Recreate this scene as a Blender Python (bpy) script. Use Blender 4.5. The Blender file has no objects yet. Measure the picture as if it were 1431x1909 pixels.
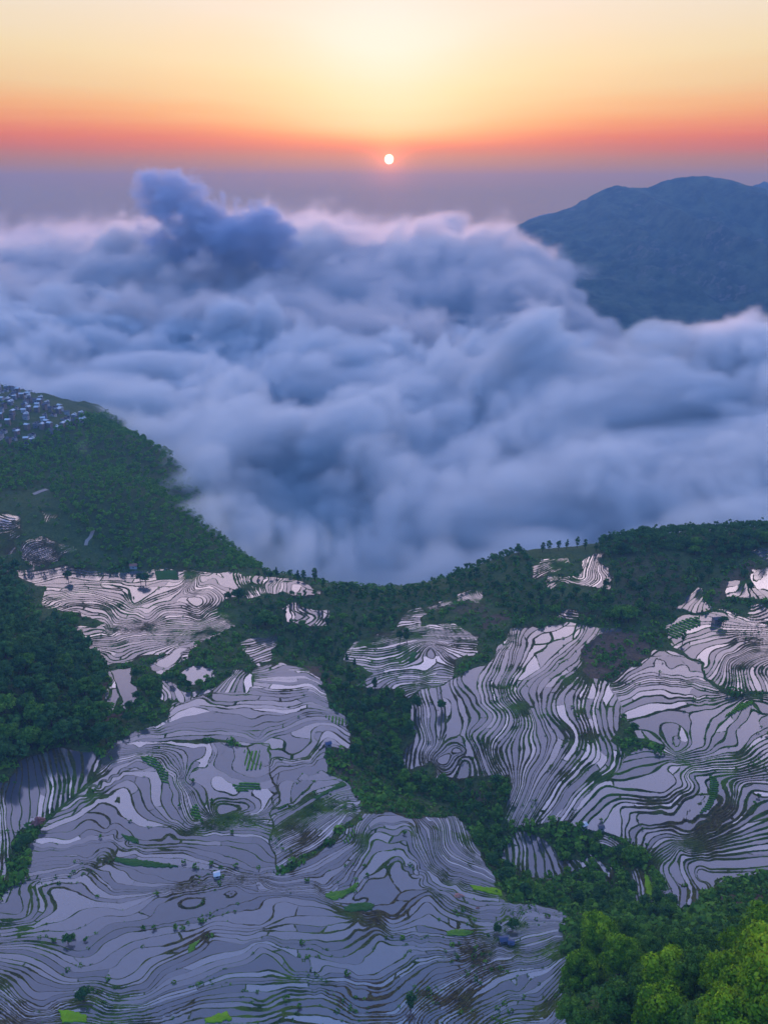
import bpy, math, os
import numpy as np
from mathutils import Vector

sc = bpy.context.scene
COL = sc.collection
rng = np.random.default_rng(11)

# ------------------------------------------------------------------ camera
HC = 350.0                                  # camera height over the terraces, metres
PITCH = math.radians(21.6)
FP, CX, CY = 1498.0, 715.5, 954.5           # focal length and centre in photo pixels
cam = bpy.data.cameras.new('camera')
camo = bpy.data.objects.new('camera', cam)
COL.objects.link(camo)
camo.location = (0, 0, HC)
camo.rotation_euler = (math.pi / 2 - PITCH, 0, 0)
cam.sensor_fit = 'VERTICAL'
cam.sensor_height = 24
cam.lens = 24 * FP / 1909
cam.clip_start = 1
cam.clip_end = 80000
sc.camera = camo
sc.view_settings.view_transform = 'Standard'
sc.view_settings.look = 'None'
sc.view_settings.exposure = 0.0
sc.cycles.volume_bounces = 3
sc.cycles.max_bounces = 8
sc.cycles.diffuse_bounces = 3
sc.cycles.transparent_max_bounces = 8
sc.cycles.use_denoising = True
sc.cycles.use_adaptive_sampling = True
sc.cycles.adaptive_threshold = 0.02

CP, SP = math.cos(PITCH), math.sin(PITCH)


def to_pix(x, y, z):
    dz = z - HC
    dep = y * CP - dz * SP
    up = y * SP + dz * CP
    return CX + FP * x / dep, CY - FP * up / dep


def ray(px, py):
    a, b = (px - CX) / FP, (CY - py) / FP
    return np.array([a, CP + b * SP, -SP + b * CP])


def at_z(px, py, z):
    d = ray(px, py)
    t = (z - HC) / d[2]
    return np.array([d[0] * t, d[1] * t, z])


def at_y(px, py, y):
    d = ray(px, py)
    t = y / d[1]
    return np.array([d[0] * t, y, HC + d[2] * t])


# ------------------------------------------------------------------ sky and sun
SUN_EL, SUN_AZ = math.radians(2.1), math.radians(0.33)


def s2l(c):
    return tuple(((v / 255) / 12.92 if v / 255 <= 0.04045 else ((v / 255 + 0.055) / 1.055) ** 2.4) for v in c)


class NT:
    def __init__(s, nt):
        s.nt = nt
        s.N = nt.nodes

    def link(s, a, b):
        s.nt.links.new(a, b)

    def put(s, sock, v):
        if v is None:
            return
        if isinstance(v, bpy.types.NodeSocket):
            s.link(v, sock)
        elif isinstance(v, (tuple, list)) and len(v) == 3 and sock.type == 'RGBA':
            sock.default_value = (*v, 1)
        else:
            sock.default_value = v

    def m(s, op, a, b=None, c=None, clamp=False):
        n = s.N.new('ShaderNodeMath')
        n.operation = op
        n.use_clamp = clamp
        for q, v in zip(n.inputs, (a, b, c)):
            s.put(q, v)
        return n.outputs[0]

    def mr(s, v, a, b, c=0.0, d=1.0, smooth=False):
        n = s.N.new('ShaderNodeMapRange')
        n.interpolation_type = 'SMOOTHSTEP' if smooth else 'LINEAR'
        for q, w in zip(n.inputs[:5], (v, a, b, c, d)):
            s.put(q, w)
        return n.outputs[0]

    def mix(s, f, a, b, mode='MIX'):
        n = s.N.new('ShaderNodeMix')
        n.data_type = 'RGBA'
        n.blend_type = mode
        s.put(n.inputs[0], f)
        s.put(n.inputs[6], a)
        s.put(n.inputs[7], b)
        return n.outputs[2]

    def noise(s, scale, detail=3.0, rough=0.55, vec=None, dist=0.0):
        n = s.N.new('ShaderNodeTexNoise')
        n.inputs['Scale'].default_value = scale
        n.inputs['Detail'].default_value = detail
        n.inputs['Roughness'].default_value = rough
        n.inputs['Distortion'].default_value = dist
        if vec is not None:
            s.link(vec, n.inputs['Vector'])
        return n.outputs[0]

    def ramp(s, f, stops):
        n = s.N.new('ShaderNodeValToRGB')
        e = n.color_ramp.elements
        while len(e) > 1:
            e.remove(e[-1])
        for i, (p, c) in enumerate(stops):
            q = e[0] if i == 0 else e.new(p)
            q.position = p
            q.color = (*c, 1)
        s.put(n.inputs[0], f)
        return n.outputs[0]

    def attr(s, name, out=2):
        n = s.N.new('ShaderNodeAttribute')
        n.attribute_name = name
        return n.outputs[out]

    def geo(s):
        return s.N.new('ShaderNodeNewGeometry')


w = bpy.data.worlds.new('World')
sc.world = w
w.use_nodes = True
t = NT(w.node_tree)
t.N.clear()
wo = t.N.new('ShaderNodeOutputWorld')
tc = t.N.new('ShaderNodeTexCoord')
sep = t.N.new('ShaderNodeSeparateXYZ')
t.link(tc.outputs['Generated'], sep.inputs[0])
DEG = 180 / math.pi
el = t.m('MULTIPLY', t.m('ARCSINE', sep.outputs[2]), DEG)
az = t.m('SUBTRACT', t.m('MULTIPLY', t.m('ARCTAN2', sep.outputs[0], sep.outputs[1]), DEG), 0.33)
# streaky high haze: stretch the noise along the horizon
cmb = t.N.new('ShaderNodeCombineXYZ')
t.link(t.m('MULTIPLY', az, 0.06), cmb.inputs[0])
t.link(t.m('MULTIPLY', el, 0.9), cmb.inputs[1])
streak = t.m('SUBTRACT', t.noise(1.0, 5, 0.6, cmb.outputs[0]), 0.5)
lor = t.m('DIVIDE', 1.0, t.m('ADD', 1.0, t.m('POWER', t.m('DIVIDE', az, 6.5), 2.0)))
shift = t.m('MULTIPLY', t.m('MULTIPLY', lor, 3.3), t.mr(el, 2.0, 4.6, 0, 1, True))
e2 = t.m('ADD', t.m('ADD', el, shift), t.m('MULTIPLY', streak, 1.1))
# position = (elev+5)/95
stops = [(-5, (184, 140, 50)), (0, (184, 140, 50)), (1, (188, 134, 56)), (2.0, (198, 124, 62)), (2.9, (224, 108, 54)), (3.6, (244, 116, 54)),
         (4.3, (252, 144, 74)), (5.2, (254, 178, 104)), (6.5, (248, 206, 145)), (8.2, (248, 222, 172)),
         (11.5, (243, 228, 208)), (18, (238, 216, 212)), (27, (228, 204, 212)), (36, (160, 158, 190)), (48, (120, 130, 168)), (60, (80, 116, 166)), (90, (72, 112, 168))]
ramp = t.ramp(t.m('DIVIDE', t.m('ADD', e2, 5.0), 95.0), [((e + 5) / 95, s2l(c)) for e, c in stops])
back = t.ramp(t.m('DIVIDE', t.m('ADD', el, 5.0), 95.0), [(0, s2l((98, 134, 186))), (0.2, s2l((106, 142, 193))), (0.5, s2l((86, 126, 183))), (1, s2l((72, 112, 168)))])
fwd = t.mr(sep.outputs[1], -0.3, 0.55, 0, 1, True)
base = t.mix(fwd, back, ramp)
# glow and disc round the sun
sd = (math.sin(SUN_AZ) * math.cos(SUN_EL), math.cos(SUN_AZ) * math.cos(SUN_EL), math.sin(SUN_EL))
vm = t.N.new('ShaderNodeVectorMath')
vm.operation = 'DOT_PRODUCT'
t.link(tc.outputs['Generated'], vm.inputs[0])
vm.inputs[1].default_value = sd
ang = t.m('MULTIPLY', t.m('ARCCOSINE', t.m('MINIMUM', vm.outputs['Value'], 1.0)), DEG)
glow = t.m('MULTIPLY', t.m('EXPONENT', t.m('MULTIPLY', t.m('POWER', t.m('DIVIDE', ang, 1.1), 1.3), -1.0)), 1.0)
base = t.mix(glow, base, (1.0, 0.2, 0.06), 'ADD')
halo = t.m('EXPONENT', t.m('MULTIPLY', t.m('ADD', t.m('POWER', t.m('DIVIDE', t.m('ADD', az, 0.5), 5.5), 2.0), t.m('POWER', t.m('DIVIDE', t.m('SUBTRACT', el, 9.5), 3.6), 2.0)), -1.0))
base = t.mix(t.m('MULTIPLY', halo, 0.5), base, (0.16, 0.2, 0.26), 'ADD')
disc = t.mr(ang, 0.24, 0.33, 1, 0, True)
base = t.mix(disc, base, (4.0, 3.3, 2.3))
bg = t.N.new('ShaderNodeBackground')
t.link(base, bg.inputs[0])
t.link(t.mr(el, 12, 24, 1.0, 3.3, True), bg.inputs[1])
sky = t.N.new('ShaderNodeTexSky')
sky.sky_type = 'NISHITA'
sky.sun_disc = False
sky.sun_elevation = SUN_EL
sky.sun_rotation = SUN_AZ
sky.dust_density = 3
bg2 = t.N.new('ShaderNodeBackground')
t.link(sky.outputs[0], bg2.inputs[0])
bg2.inputs[1].default_value = 0.02
addsh = t.N.new('ShaderNodeAddShader')
t.link(bg.outputs[0], addsh.inputs[0])
t.link(bg2.outputs[0], addsh.inputs[1])
t.link(addsh.outputs[0], wo.inputs[0])

sun = bpy.data.lights.new('sun', 'SUN')
sun.energy = 4.0
sun.angle = math.radians(1.5)
sun.color = (1.0, 0.5, 0.36)
suno = bpy.data.objects.new('sun', sun)
COL.objects.link(suno)
suno.rotation_euler = Vector(sd).to_track_quat('Z', 'Y').to_euler()

# ------------------------------------------------------------------ numeric helpers
_T2 = np.random.default_rng(3).random((8, 256, 256)).astype(np.float32) * 2 - 1
_T3 = np.random.default_rng(4).random((64, 64, 64)).astype(np.float32) * 2 - 1


def n2(x, y, seed=0):
    T = _T2[seed % 8]
    x = x + 37.7 * seed
    y = y + 91.3 * seed
    xi, yi = np.floor(x).astype(np.int64), np.floor(y).astype(np.int64)
    fx, fy = x - xi, y - yi
    fx = fx * fx * fx * (fx * (fx * 6 - 15) + 10)
    fy = fy * fy * fy * (fy * (fy * 6 - 15) + 10)
    a, b = T[xi & 255, yi & 255], T[(xi + 1) & 255, yi & 255]
    c, d = T[xi & 255, (yi + 1) & 255], T[(xi + 1) & 255, (yi + 1) & 255]
    return (a * (1 - fx) + b * fx) * (1 - fy) + (c * (1 - fx) + d * fx) * fy


def fbm(x, y, seed=0, octs=4, gain=0.5):
    s, a = 0, 1.0
    for k in range(octs):
        s = s + a * n2(x * 2 ** k, y * 2 ** k, seed + k)
        a *= gain
    return s


def n3(x, y, z):
    xi, yi, zi = [np.floor(v).astype(np.int64) for v in (x, y, z)]
    fx, fy, fz = x - xi, y - yi, z - zi
    fx, fy, fz = [f * f * (3 - 2 * f) for f in (fx, fy, fz)]
    r = 0
    for i in (0, 1):
        for j in (0, 1):
            for k in (0, 1):
                r = r + _T3[(xi + i) & 63, (yi + j) & 63, (zi + k) & 63] * (fx if i else 1 - fx) * (fy if j else 1 - fy) * (fz if k else 1 - fz)
    return r


def sstep(a, b, v):
    q = np.clip((v - a) / (b - a), 0, 1)
    return q * q * (3 - 2 * q)


class TPS:
    def __init__(s, P, V, reg=0.0, scale=100.0):
        P = np.asarray(P, float) / scale
        V = np.asarray(V, float)
        n = len(P)
        r = np.hypot(P[:, None, 0] - P[None, :, 0], P[:, None, 1] - P[None, :, 1])
        K = r * r * np.log(r + 1e-9) + np.eye(n) * reg
        A = np.zeros((n + 3, n + 3))
        A[:n, :n] = K
        A[:n, n] = 1
        A[:n, n + 1:] = P
        A[n, :n] = 1
        A[n + 1:, :n] = P.T
        w_ = np.linalg.solve(A, np.concatenate([V, np.zeros(3)]))
        s.P, s.w, s.a, s.sc = P, w_[:n], w_[n:], scale

    def __call__(s, x, y):
        x, y = np.asarray(x, float) / s.sc, np.asarray(y, float) / s.sc
        out = s.a[0] + s.a[1] * x + s.a[2] * y
        for (px, py), w_ in zip(s.P, s.w):
            r2 = (x - px) ** 2 + (y - py) ** 2
            out = out + w_ * 0.5 * r2 * np.log(r2 + 1e-18)
        return out


def inside(poly, x, y):
    r = np.zeros(x.shape, bool)
    n = len(poly)
    for i in range(n):
        (x1, y1), (x2, y2) = poly[i], poly[(i + 1) % n]
        if y1 == y2:
            continue
        c = ((y1 > y) != (y2 > y)) & (x < (x2 - x1) * (y - y1) / (y2 - y1) + x1)
        r ^= c
    return r


def edge_dist(poly, x, y):
    d = np.full(x.shape, 1e9)
    n = len(poly)
    for i in range(n):
        (x1, y1), (x2, y2) = poly[i], poly[(i + 1) % n]
        vx, vy = x2 - x1, y2 - y1
        tt = np.clip(((x - x1) * vx + (y - y1) * vy) / (vx * vx + vy * vy + 1e-9), 0, 1)
        d = np.minimum(d, (x - x1 - tt * vx) ** 2 + (y - y1 - tt * vy) ** 2)
    return np.sqrt(d)


def crop(ox, oy, s):
    return lambda *p: [(ox + p[i] / s, oy + p[i + 1] / s) for i in range(0, len(p), 2)]


C1, C2, C3 = crop(0, 1000, 2.981), crop(480, 1000, 2.981), crop(950, 940, 2.975)
C4, C5, C6 = crop(0, 1380, 2.981), crop(480, 1380, 2.981), crop(950, 1380, 2.975)
C7 = crop(0, 680, 2.981)
S = crop(0, 0, 1.0)

# ------------------------------------------------------------------ large shape of the land
_c = []
for px, py, z in [
    # front slope
    (-250, 1909, 55), (0, 1909, 45), (350, 1909, 38), (700, 1909, 34), (1000, 1909, 40), (0, 1760, 32), (300, 1760, 26), (650, 1760, 22), (950, 1760, 22),
    (200, 1620, 20), (500, 1620, 14), (750, 1640, 12), (900, 1640, 6), (200, 1500, 14), (420, 1500, 10), (600, 1500, 6), (780, 1540, 6),
    (300, 1380, 6), (480, 1380, 4), (620, 1380, -2), (350, 1290, 4), (560, 1270, -2), (60, 1500, 15), (0, 1620, 20), (-150, 1600, 26),
    # ravine
    (690, 1330, -20), (740, 1430, -22), (860, 1480, -22), (930, 1560, -20), (980, 1650, -14), (1060, 1680, -8), (1150, 1640, -10), (600, 1230, -18), (560, 1190, -14),
    # middle terraces
    (700, 1230, -10), (860, 1220, -4), (820, 1310, -8), (900, 1380, -4), (1000, 1300, 2), (1000, 1430, 0), (960, 1500, -8),
    # right bowl
    (1150, 1300, 8), (1280, 1240, 14), (1400, 1200, 20), (1300, 1400, 8), (1431, 1400, 12), (1150, 1480, 0), (1300, 1550, 6), (1431, 1600, 14), (1550, 1400, 24),
    # right spur in front
    (1270, 1690, 18), (1400, 1700, 40), (1180, 1760, 52), (1330, 1790, 84), (1431, 1780, 92), (1100, 1860, 92), (1250, 1909, 138), (1431, 1909, 160), (1600, 1700, 100), (1650, 1909, 200), (1130, 1909, 104),
    # right ridge
    (1000, 1150, 4), (1150, 1170, 8), (1280, 1150, 16), (1431, 1120, 30), (1100, 1060, 14), (1250, 1070, 24), (1400, 1060, 34), (960, 1030, 4), (1080, 1020, 14),
    (1200, 1005, 26), (1320, 1000, 34), (1431, 990, 44), (1600, 1010, 44), (900, 1110, -4), (700, 1112, -14), (800, 1105, -10), (620, 1108, -10), (520, 1082, -6), (1100, 1022, 16),
    # upper left terraces
    (100, 1230, 10), (100, 1140, 6), (250, 1130, 0), (250, 1220, 2), (420, 1130, -2), (430, 1220, -2), (520, 1090, -4), (540, 1150, -6), (60, 1075, 4), (240, 1065, -2), (420, 1065, -4), (600, 1105, -6),
    # left spur
    (0, 1180, 42), (0, 1300, 42), (100, 1250, 30), (150, 1350, 20), (60, 1400, 22), (190, 1300, 14), (-150, 1300, 56), (-150, 1150, 56),
    # hill behind on the left
    (100, 1000, 22), (250, 1000, 12), (400, 1020, -8), (100, 900, 40), (250, 900, 28), (350, 950, 2), (60, 840, 46), (-200, 950, 70), (-250, 820, 90)]:
    p = at_z(px, py, z)
    _c.append((p[0], p[1], z))
# crest of that hill, the village bowl, and the drop into the valley
_c += [(-455, 1150, 50), (-330, 1060, 30), (-560, 1280, 44), (-700, 1380, 45), (-620, 1520, -40), (-900, 1600, -20), (-1100, 1500, 30), (-480, 1420, -20), (-330, 1300, -90), (-200, 1100, -90),
       (-60, 860, -90), (60, 860, -100), (-140, 860, -70), (200, 900, -90), (330, 930, -70), (420, 900, -20), (-220, 940, -60), (0, 1100, -130), (300, 1200, -150), (500, 1000, -60), (700, 1000, -70), (450, 850, -25), (600, 880, -45), (800, 1300, -140),
       (-100, 1600, -160), (500, 1700, -170), (1000, 1700, -140), (-500, 1900, -150), (0, 2300, -190), (900, 2300, -190), (-1000, 2200, -100), (-1400, 1400, 60),
       (1300, 1300, -60), (-900, 900, 90), (1100, 800, 30), (-500, 150, 75), (500, 150, 230), (0, 150, 60), (-500, 400, 62), (600, 450, 90), (0, 60, 90)]
_c = np.array(_c)
MAC = TPS(_c[:, :2], _c[:, 2], reg=0.02)


def macro(x, y):
    return MAC(x, y)


# ------------------------------------------------------------------ terrace plots: outline, guide contours, bank width, step
A_G = [
    (-11, C4(1190, 20, 1220, 70, 1210, 150, 1290, 230, 1431, 250)), (-11.6, S(440, 1395, 445, 1440, 465, 1452, 492, 1450)),
    (-10, C4(640, 10, 900, 10, 1160, 30, 1150, 150, 1230, 250, 1300, 290, 1431, 290)),
    (-9, C4(600, 100, 700, 60, 900, 40, 1020, 60, 1050, 130, 1030, 230, 1110, 330, 1200, 440, 1431, 420)),
    (-5, C4(500, 240, 620, 130, 760, 80, 900, 100, 1000, 200, 1030, 330, 1100, 440, 1250, 455)),
    (-3, C4(480, 300, 600, 230, 720, 150, 900, 150, 950, 250, 950, 330, 1030, 440, 1200, 470, 1431, 460)),
    (-2, C4(380, 370, 520, 260, 700, 180, 830, 190, 870, 260, 900, 370, 960, 440, 1060, 480, 1431, 480)),
    (-1, C4(300, 440, 420, 380, 540, 290, 700, 215, 760, 240, 800, 330, 870, 420, 980, 460, 1070, 490, 1250, 500, 1431, 505)),
    (0, C4(250, 500, 440, 420, 560, 330, 640, 320, 700, 390, 800, 470, 950, 470, 1060, 520, 1150, 530, 1431, 530)),
    (1, C4(240, 530, 400, 540, 480, 480, 600, 500, 720, 560, 900, 560, 1050, 560, 1250, 560, 1431, 590)),
    (2, C4(230, 590, 400, 580, 540, 530, 650, 520, 780, 590, 900, 590, 1060, 600, 1200, 640, 1431, 700)),
    (3, C4(190, 610, 350, 620, 500, 570, 640, 560, 760, 600, 800, 630, 1000, 625, 1100, 660, 1431, 735)),
    (4, C4(170, 680, 300, 655, 520, 635, 640, 650, 850, 660, 1100, 690, 1300, 710)),
    (5, C4(150, 700, 300, 690, 470, 680, 640, 690, 800, 715, 1000, 725, 1300, 745)),
    (6, C4(60, 800, 180, 750, 400, 700, 560, 675, 700, 740, 800, 800, 1000, 805, 1200, 765)),
    (7, C4(100, 960, 95, 850, 120, 790, 350, 735, 450, 700, 540, 740, 640, 830, 850, 830, 1150, 775)),
    (8, C4(110, 990, 180, 930, 180, 850, 200, 790, 330, 760, 500, 755, 590, 820, 700, 850, 900, 840, 1200, 785)),
    (9, C4(170, 1010, 230, 960, 240, 900, 215, 820, 300, 790, 440, 790, 540, 870, 650, 885, 850, 855)),
    (10, C4(0, 1060, 150, 1035, 300, 985, 400, 890, 530, 915, 680, 940, 860, 865, 1100, 820, 1300, 780, 1431, 775)),
    (10, C5(0, 820, 150, 840, 330, 840)),
    (12, C4(460, 1110, 620, 1020, 860, 1010, 1150, 960, 1300, 880, 1431, 845)),
    (12, C5(0, 850, 150, 855, 300, 870, 480, 930, 620, 940, 740, 935, 880, 855, 960, 840, 1000, 880, 1100, 960, 1250, 1010, 1431, 1020)),
    (13, C4(470, 1200, 560, 1140, 740, 1080, 900, 1040, 1100, 1020, 1250, 960, 1431, 910)),
    (14, C4(650, 1200, 740, 1160, 900, 1130, 1100, 1060, 1200, 1030, 1431, 1040)),
    (14, C5(0, 1030, 100, 970, 160, 940, 300, 955, 450, 965, 650, 970, 740, 1010, 850, 1000, 970, 945, 1050, 1010, 1200, 1060, 1431, 1050)),
    (15, C5(0, 1055, 150, 1030, 330, 1035, 460, 1000, 560, 965, 660, 985, 760, 1040, 900, 1030, 1000, 1060, 1100, 1095, 1300, 1080)),
    (16, C5(0, 1075, 250, 1090, 480, 1075, 590, 1030, 660, 1010, 760, 1060, 900, 1090, 1100, 1105, 1250, 1110)),
    (17, C5(0, 1130, 120, 1145, 260, 1155, 370, 1185, 480, 1150, 600, 1070, 700, 1045, 800, 1080, 950, 1110, 1150, 1130)),
    (18, C5(0, 1140, 120, 1170, 220, 1240, 300, 1220, 450, 1225, 560, 1180, 640, 1110, 700, 1090, 800, 1120, 900, 1155, 1100, 1165, 1250, 1120, 1431, 1085)),
    (19, C5(0, 1190, 120, 1240, 200, 1310, 340, 1310, 370, 1270, 480, 1270, 550, 1305, 640, 1300, 750, 1240, 880, 1170, 1050, 1185, 1200, 1150, 1431, 1100)),
    (21, C5(60, 1330, 300, 1350, 500, 1340, 580, 1350, 700, 1365, 780, 1300, 860, 1240, 1000, 1210, 1150, 1190, 1300, 1140)),
    (22, C5(0, 1380, 200, 1360, 480, 1360, 520, 1410, 640, 1420, 760, 1380, 870, 1300, 960, 1240, 1150, 1220, 1350, 1150)),
    (23, C5(0, 1440, 150, 1390, 400, 1400, 480, 1430, 580, 1490, 720, 1460, 850, 1400, 960, 1290, 1150, 1250)),
    (24, C5(60, 1490, 150, 1440, 350, 1410, 450, 1450, 560, 1530, 760, 1520, 830, 1440, 950, 1350, 1100, 1290, 1300, 1190)),
    (26, C5(0, 1577, 160, 1540, 500, 1577, 800, 1570, 900, 1460, 1050, 1350, 1200, 1270, 1431, 1200)),
    (30, C5(950, 1577, 1100, 1450, 1180, 1370, 1300, 1300, 1431, 1270)),
    (32, C5(1050, 1577, 1200, 1460, 1340, 1400, 1431, 1400)),
    (16, C4(1150, 1090, 1300, 1085, 1431, 1080)),
    (17, C4(0, 1245, 100, 1270, 180, 1330, 330, 1375, 480, 1370, 650, 1415, 800, 1390, 900, 1300, 1040, 1240, 1200, 1180, 1431, 1140)),
    (20, C4(0, 1360, 60, 1420, 130, 1480, 230, 1510, 330, 1450, 480, 1425, 620, 1480, 760, 1480, 900, 1420, 1050, 1380, 1250, 1310, 1431, 1290)),
    (23, C4(0, 1450, 130, 1560, 400, 1530, 600, 1560, 850, 1540, 1100, 1450, 1431, 1420)),
    (27, S(100, 1925, 300, 1940, 600, 1935, 800, 1935)),
    (11, C5(480, 900, 590, 800, 620, 770, 720, 740, 800, 680, 850, 700, 960, 830, 1050, 900, 1200, 970, 1431, 985)),
    (10, C5(400, 880, 540, 790, 620, 720, 700, 650, 800, 630, 830, 690, 920, 790, 1000, 840, 1100, 900, 1240, 940, 1431, 945)),
    (9, C5(360, 850, 500, 800, 560, 700, 600, 640, 680, 570, 800, 560, 830, 620, 890, 720, 970, 790, 1100, 840, 1180, 880, 1300, 900)),
    (8, C5(340, 830, 440, 790, 560, 640, 590, 560, 640, 510, 760, 530, 840, 520, 870, 620, 920, 700, 1000, 760, 1100, 800)),
    (6, C5(300, 770, 450, 690, 560, 590, 590, 490, 650, 440, 820, 450, 860, 520, 900, 600, 960, 700, 1060, 780, 1300, 840)),
    (4, C5(220, 740, 340, 690, 480, 600, 540, 540)),
    (2, C5(200, 700, 330, 620, 470, 560)),
    (4, C5(880, 440, 930, 500, 950, 590, 1010, 690, 1100, 750, 1350, 820)),
    (2, C5(930, 460, 970, 500, 980, 590, 1030, 650, 1200, 740, 1350, 800)),
    (0, C5(1000, 460, 1010, 560, 1070, 640, 1250, 720)),
    (-3, C5(1060, 460, 1080, 560, 1150, 640, 1280, 700)),
    (-6, C5(1110, 450, 1150, 540, 1220, 640)),
    (12, C6(0, 960, 150, 950, 300, 975)), (15, C6(0, 1040, 150, 1010, 300, 1010)), (19, C6(0, 1100, 150, 1060, 280, 1040)),
    (23, C6(0, 1180, 150, 1150, 300, 1100)), (27, C6(0, 1230, 150, 1210, 310, 1140)), (31, C6(0, 1300, 200, 1270, 320, 1190)),
    (34, C6(0, 1430, 150, 1430, 260, 1330)), (37, C6(0, 1530, 200, 1510, 300, 1400)), (40, C6(0, 1620, 200, 1600, 320, 1500)),
]
A_P = (C4(-700, 1100, -300, 1050, 0, 1050, 20, 1000, 0, 950, 60, 800, 150, 690, 240, 500, 320, 400, 440, 300, 560, 120, 620, 0, 700, 0) + S(497, 1388, 500, 1450, 515, 1500, 505, 1570, 520, 1625, 552, 1622, 600, 1580, 645, 1545, 665, 1530, 665, 1518, 692, 1516, 760, 1524, 850, 1524, 870, 1545, 905, 1620, 935, 1665, 950, 1680, 1000, 1682, 1055, 1700, 1052, 1760, 1055, 1800, 1040, 1850, 1060, 1880, 1090, 1909, 1150, 2100, 400, 2300, -500, 2200))

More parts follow.
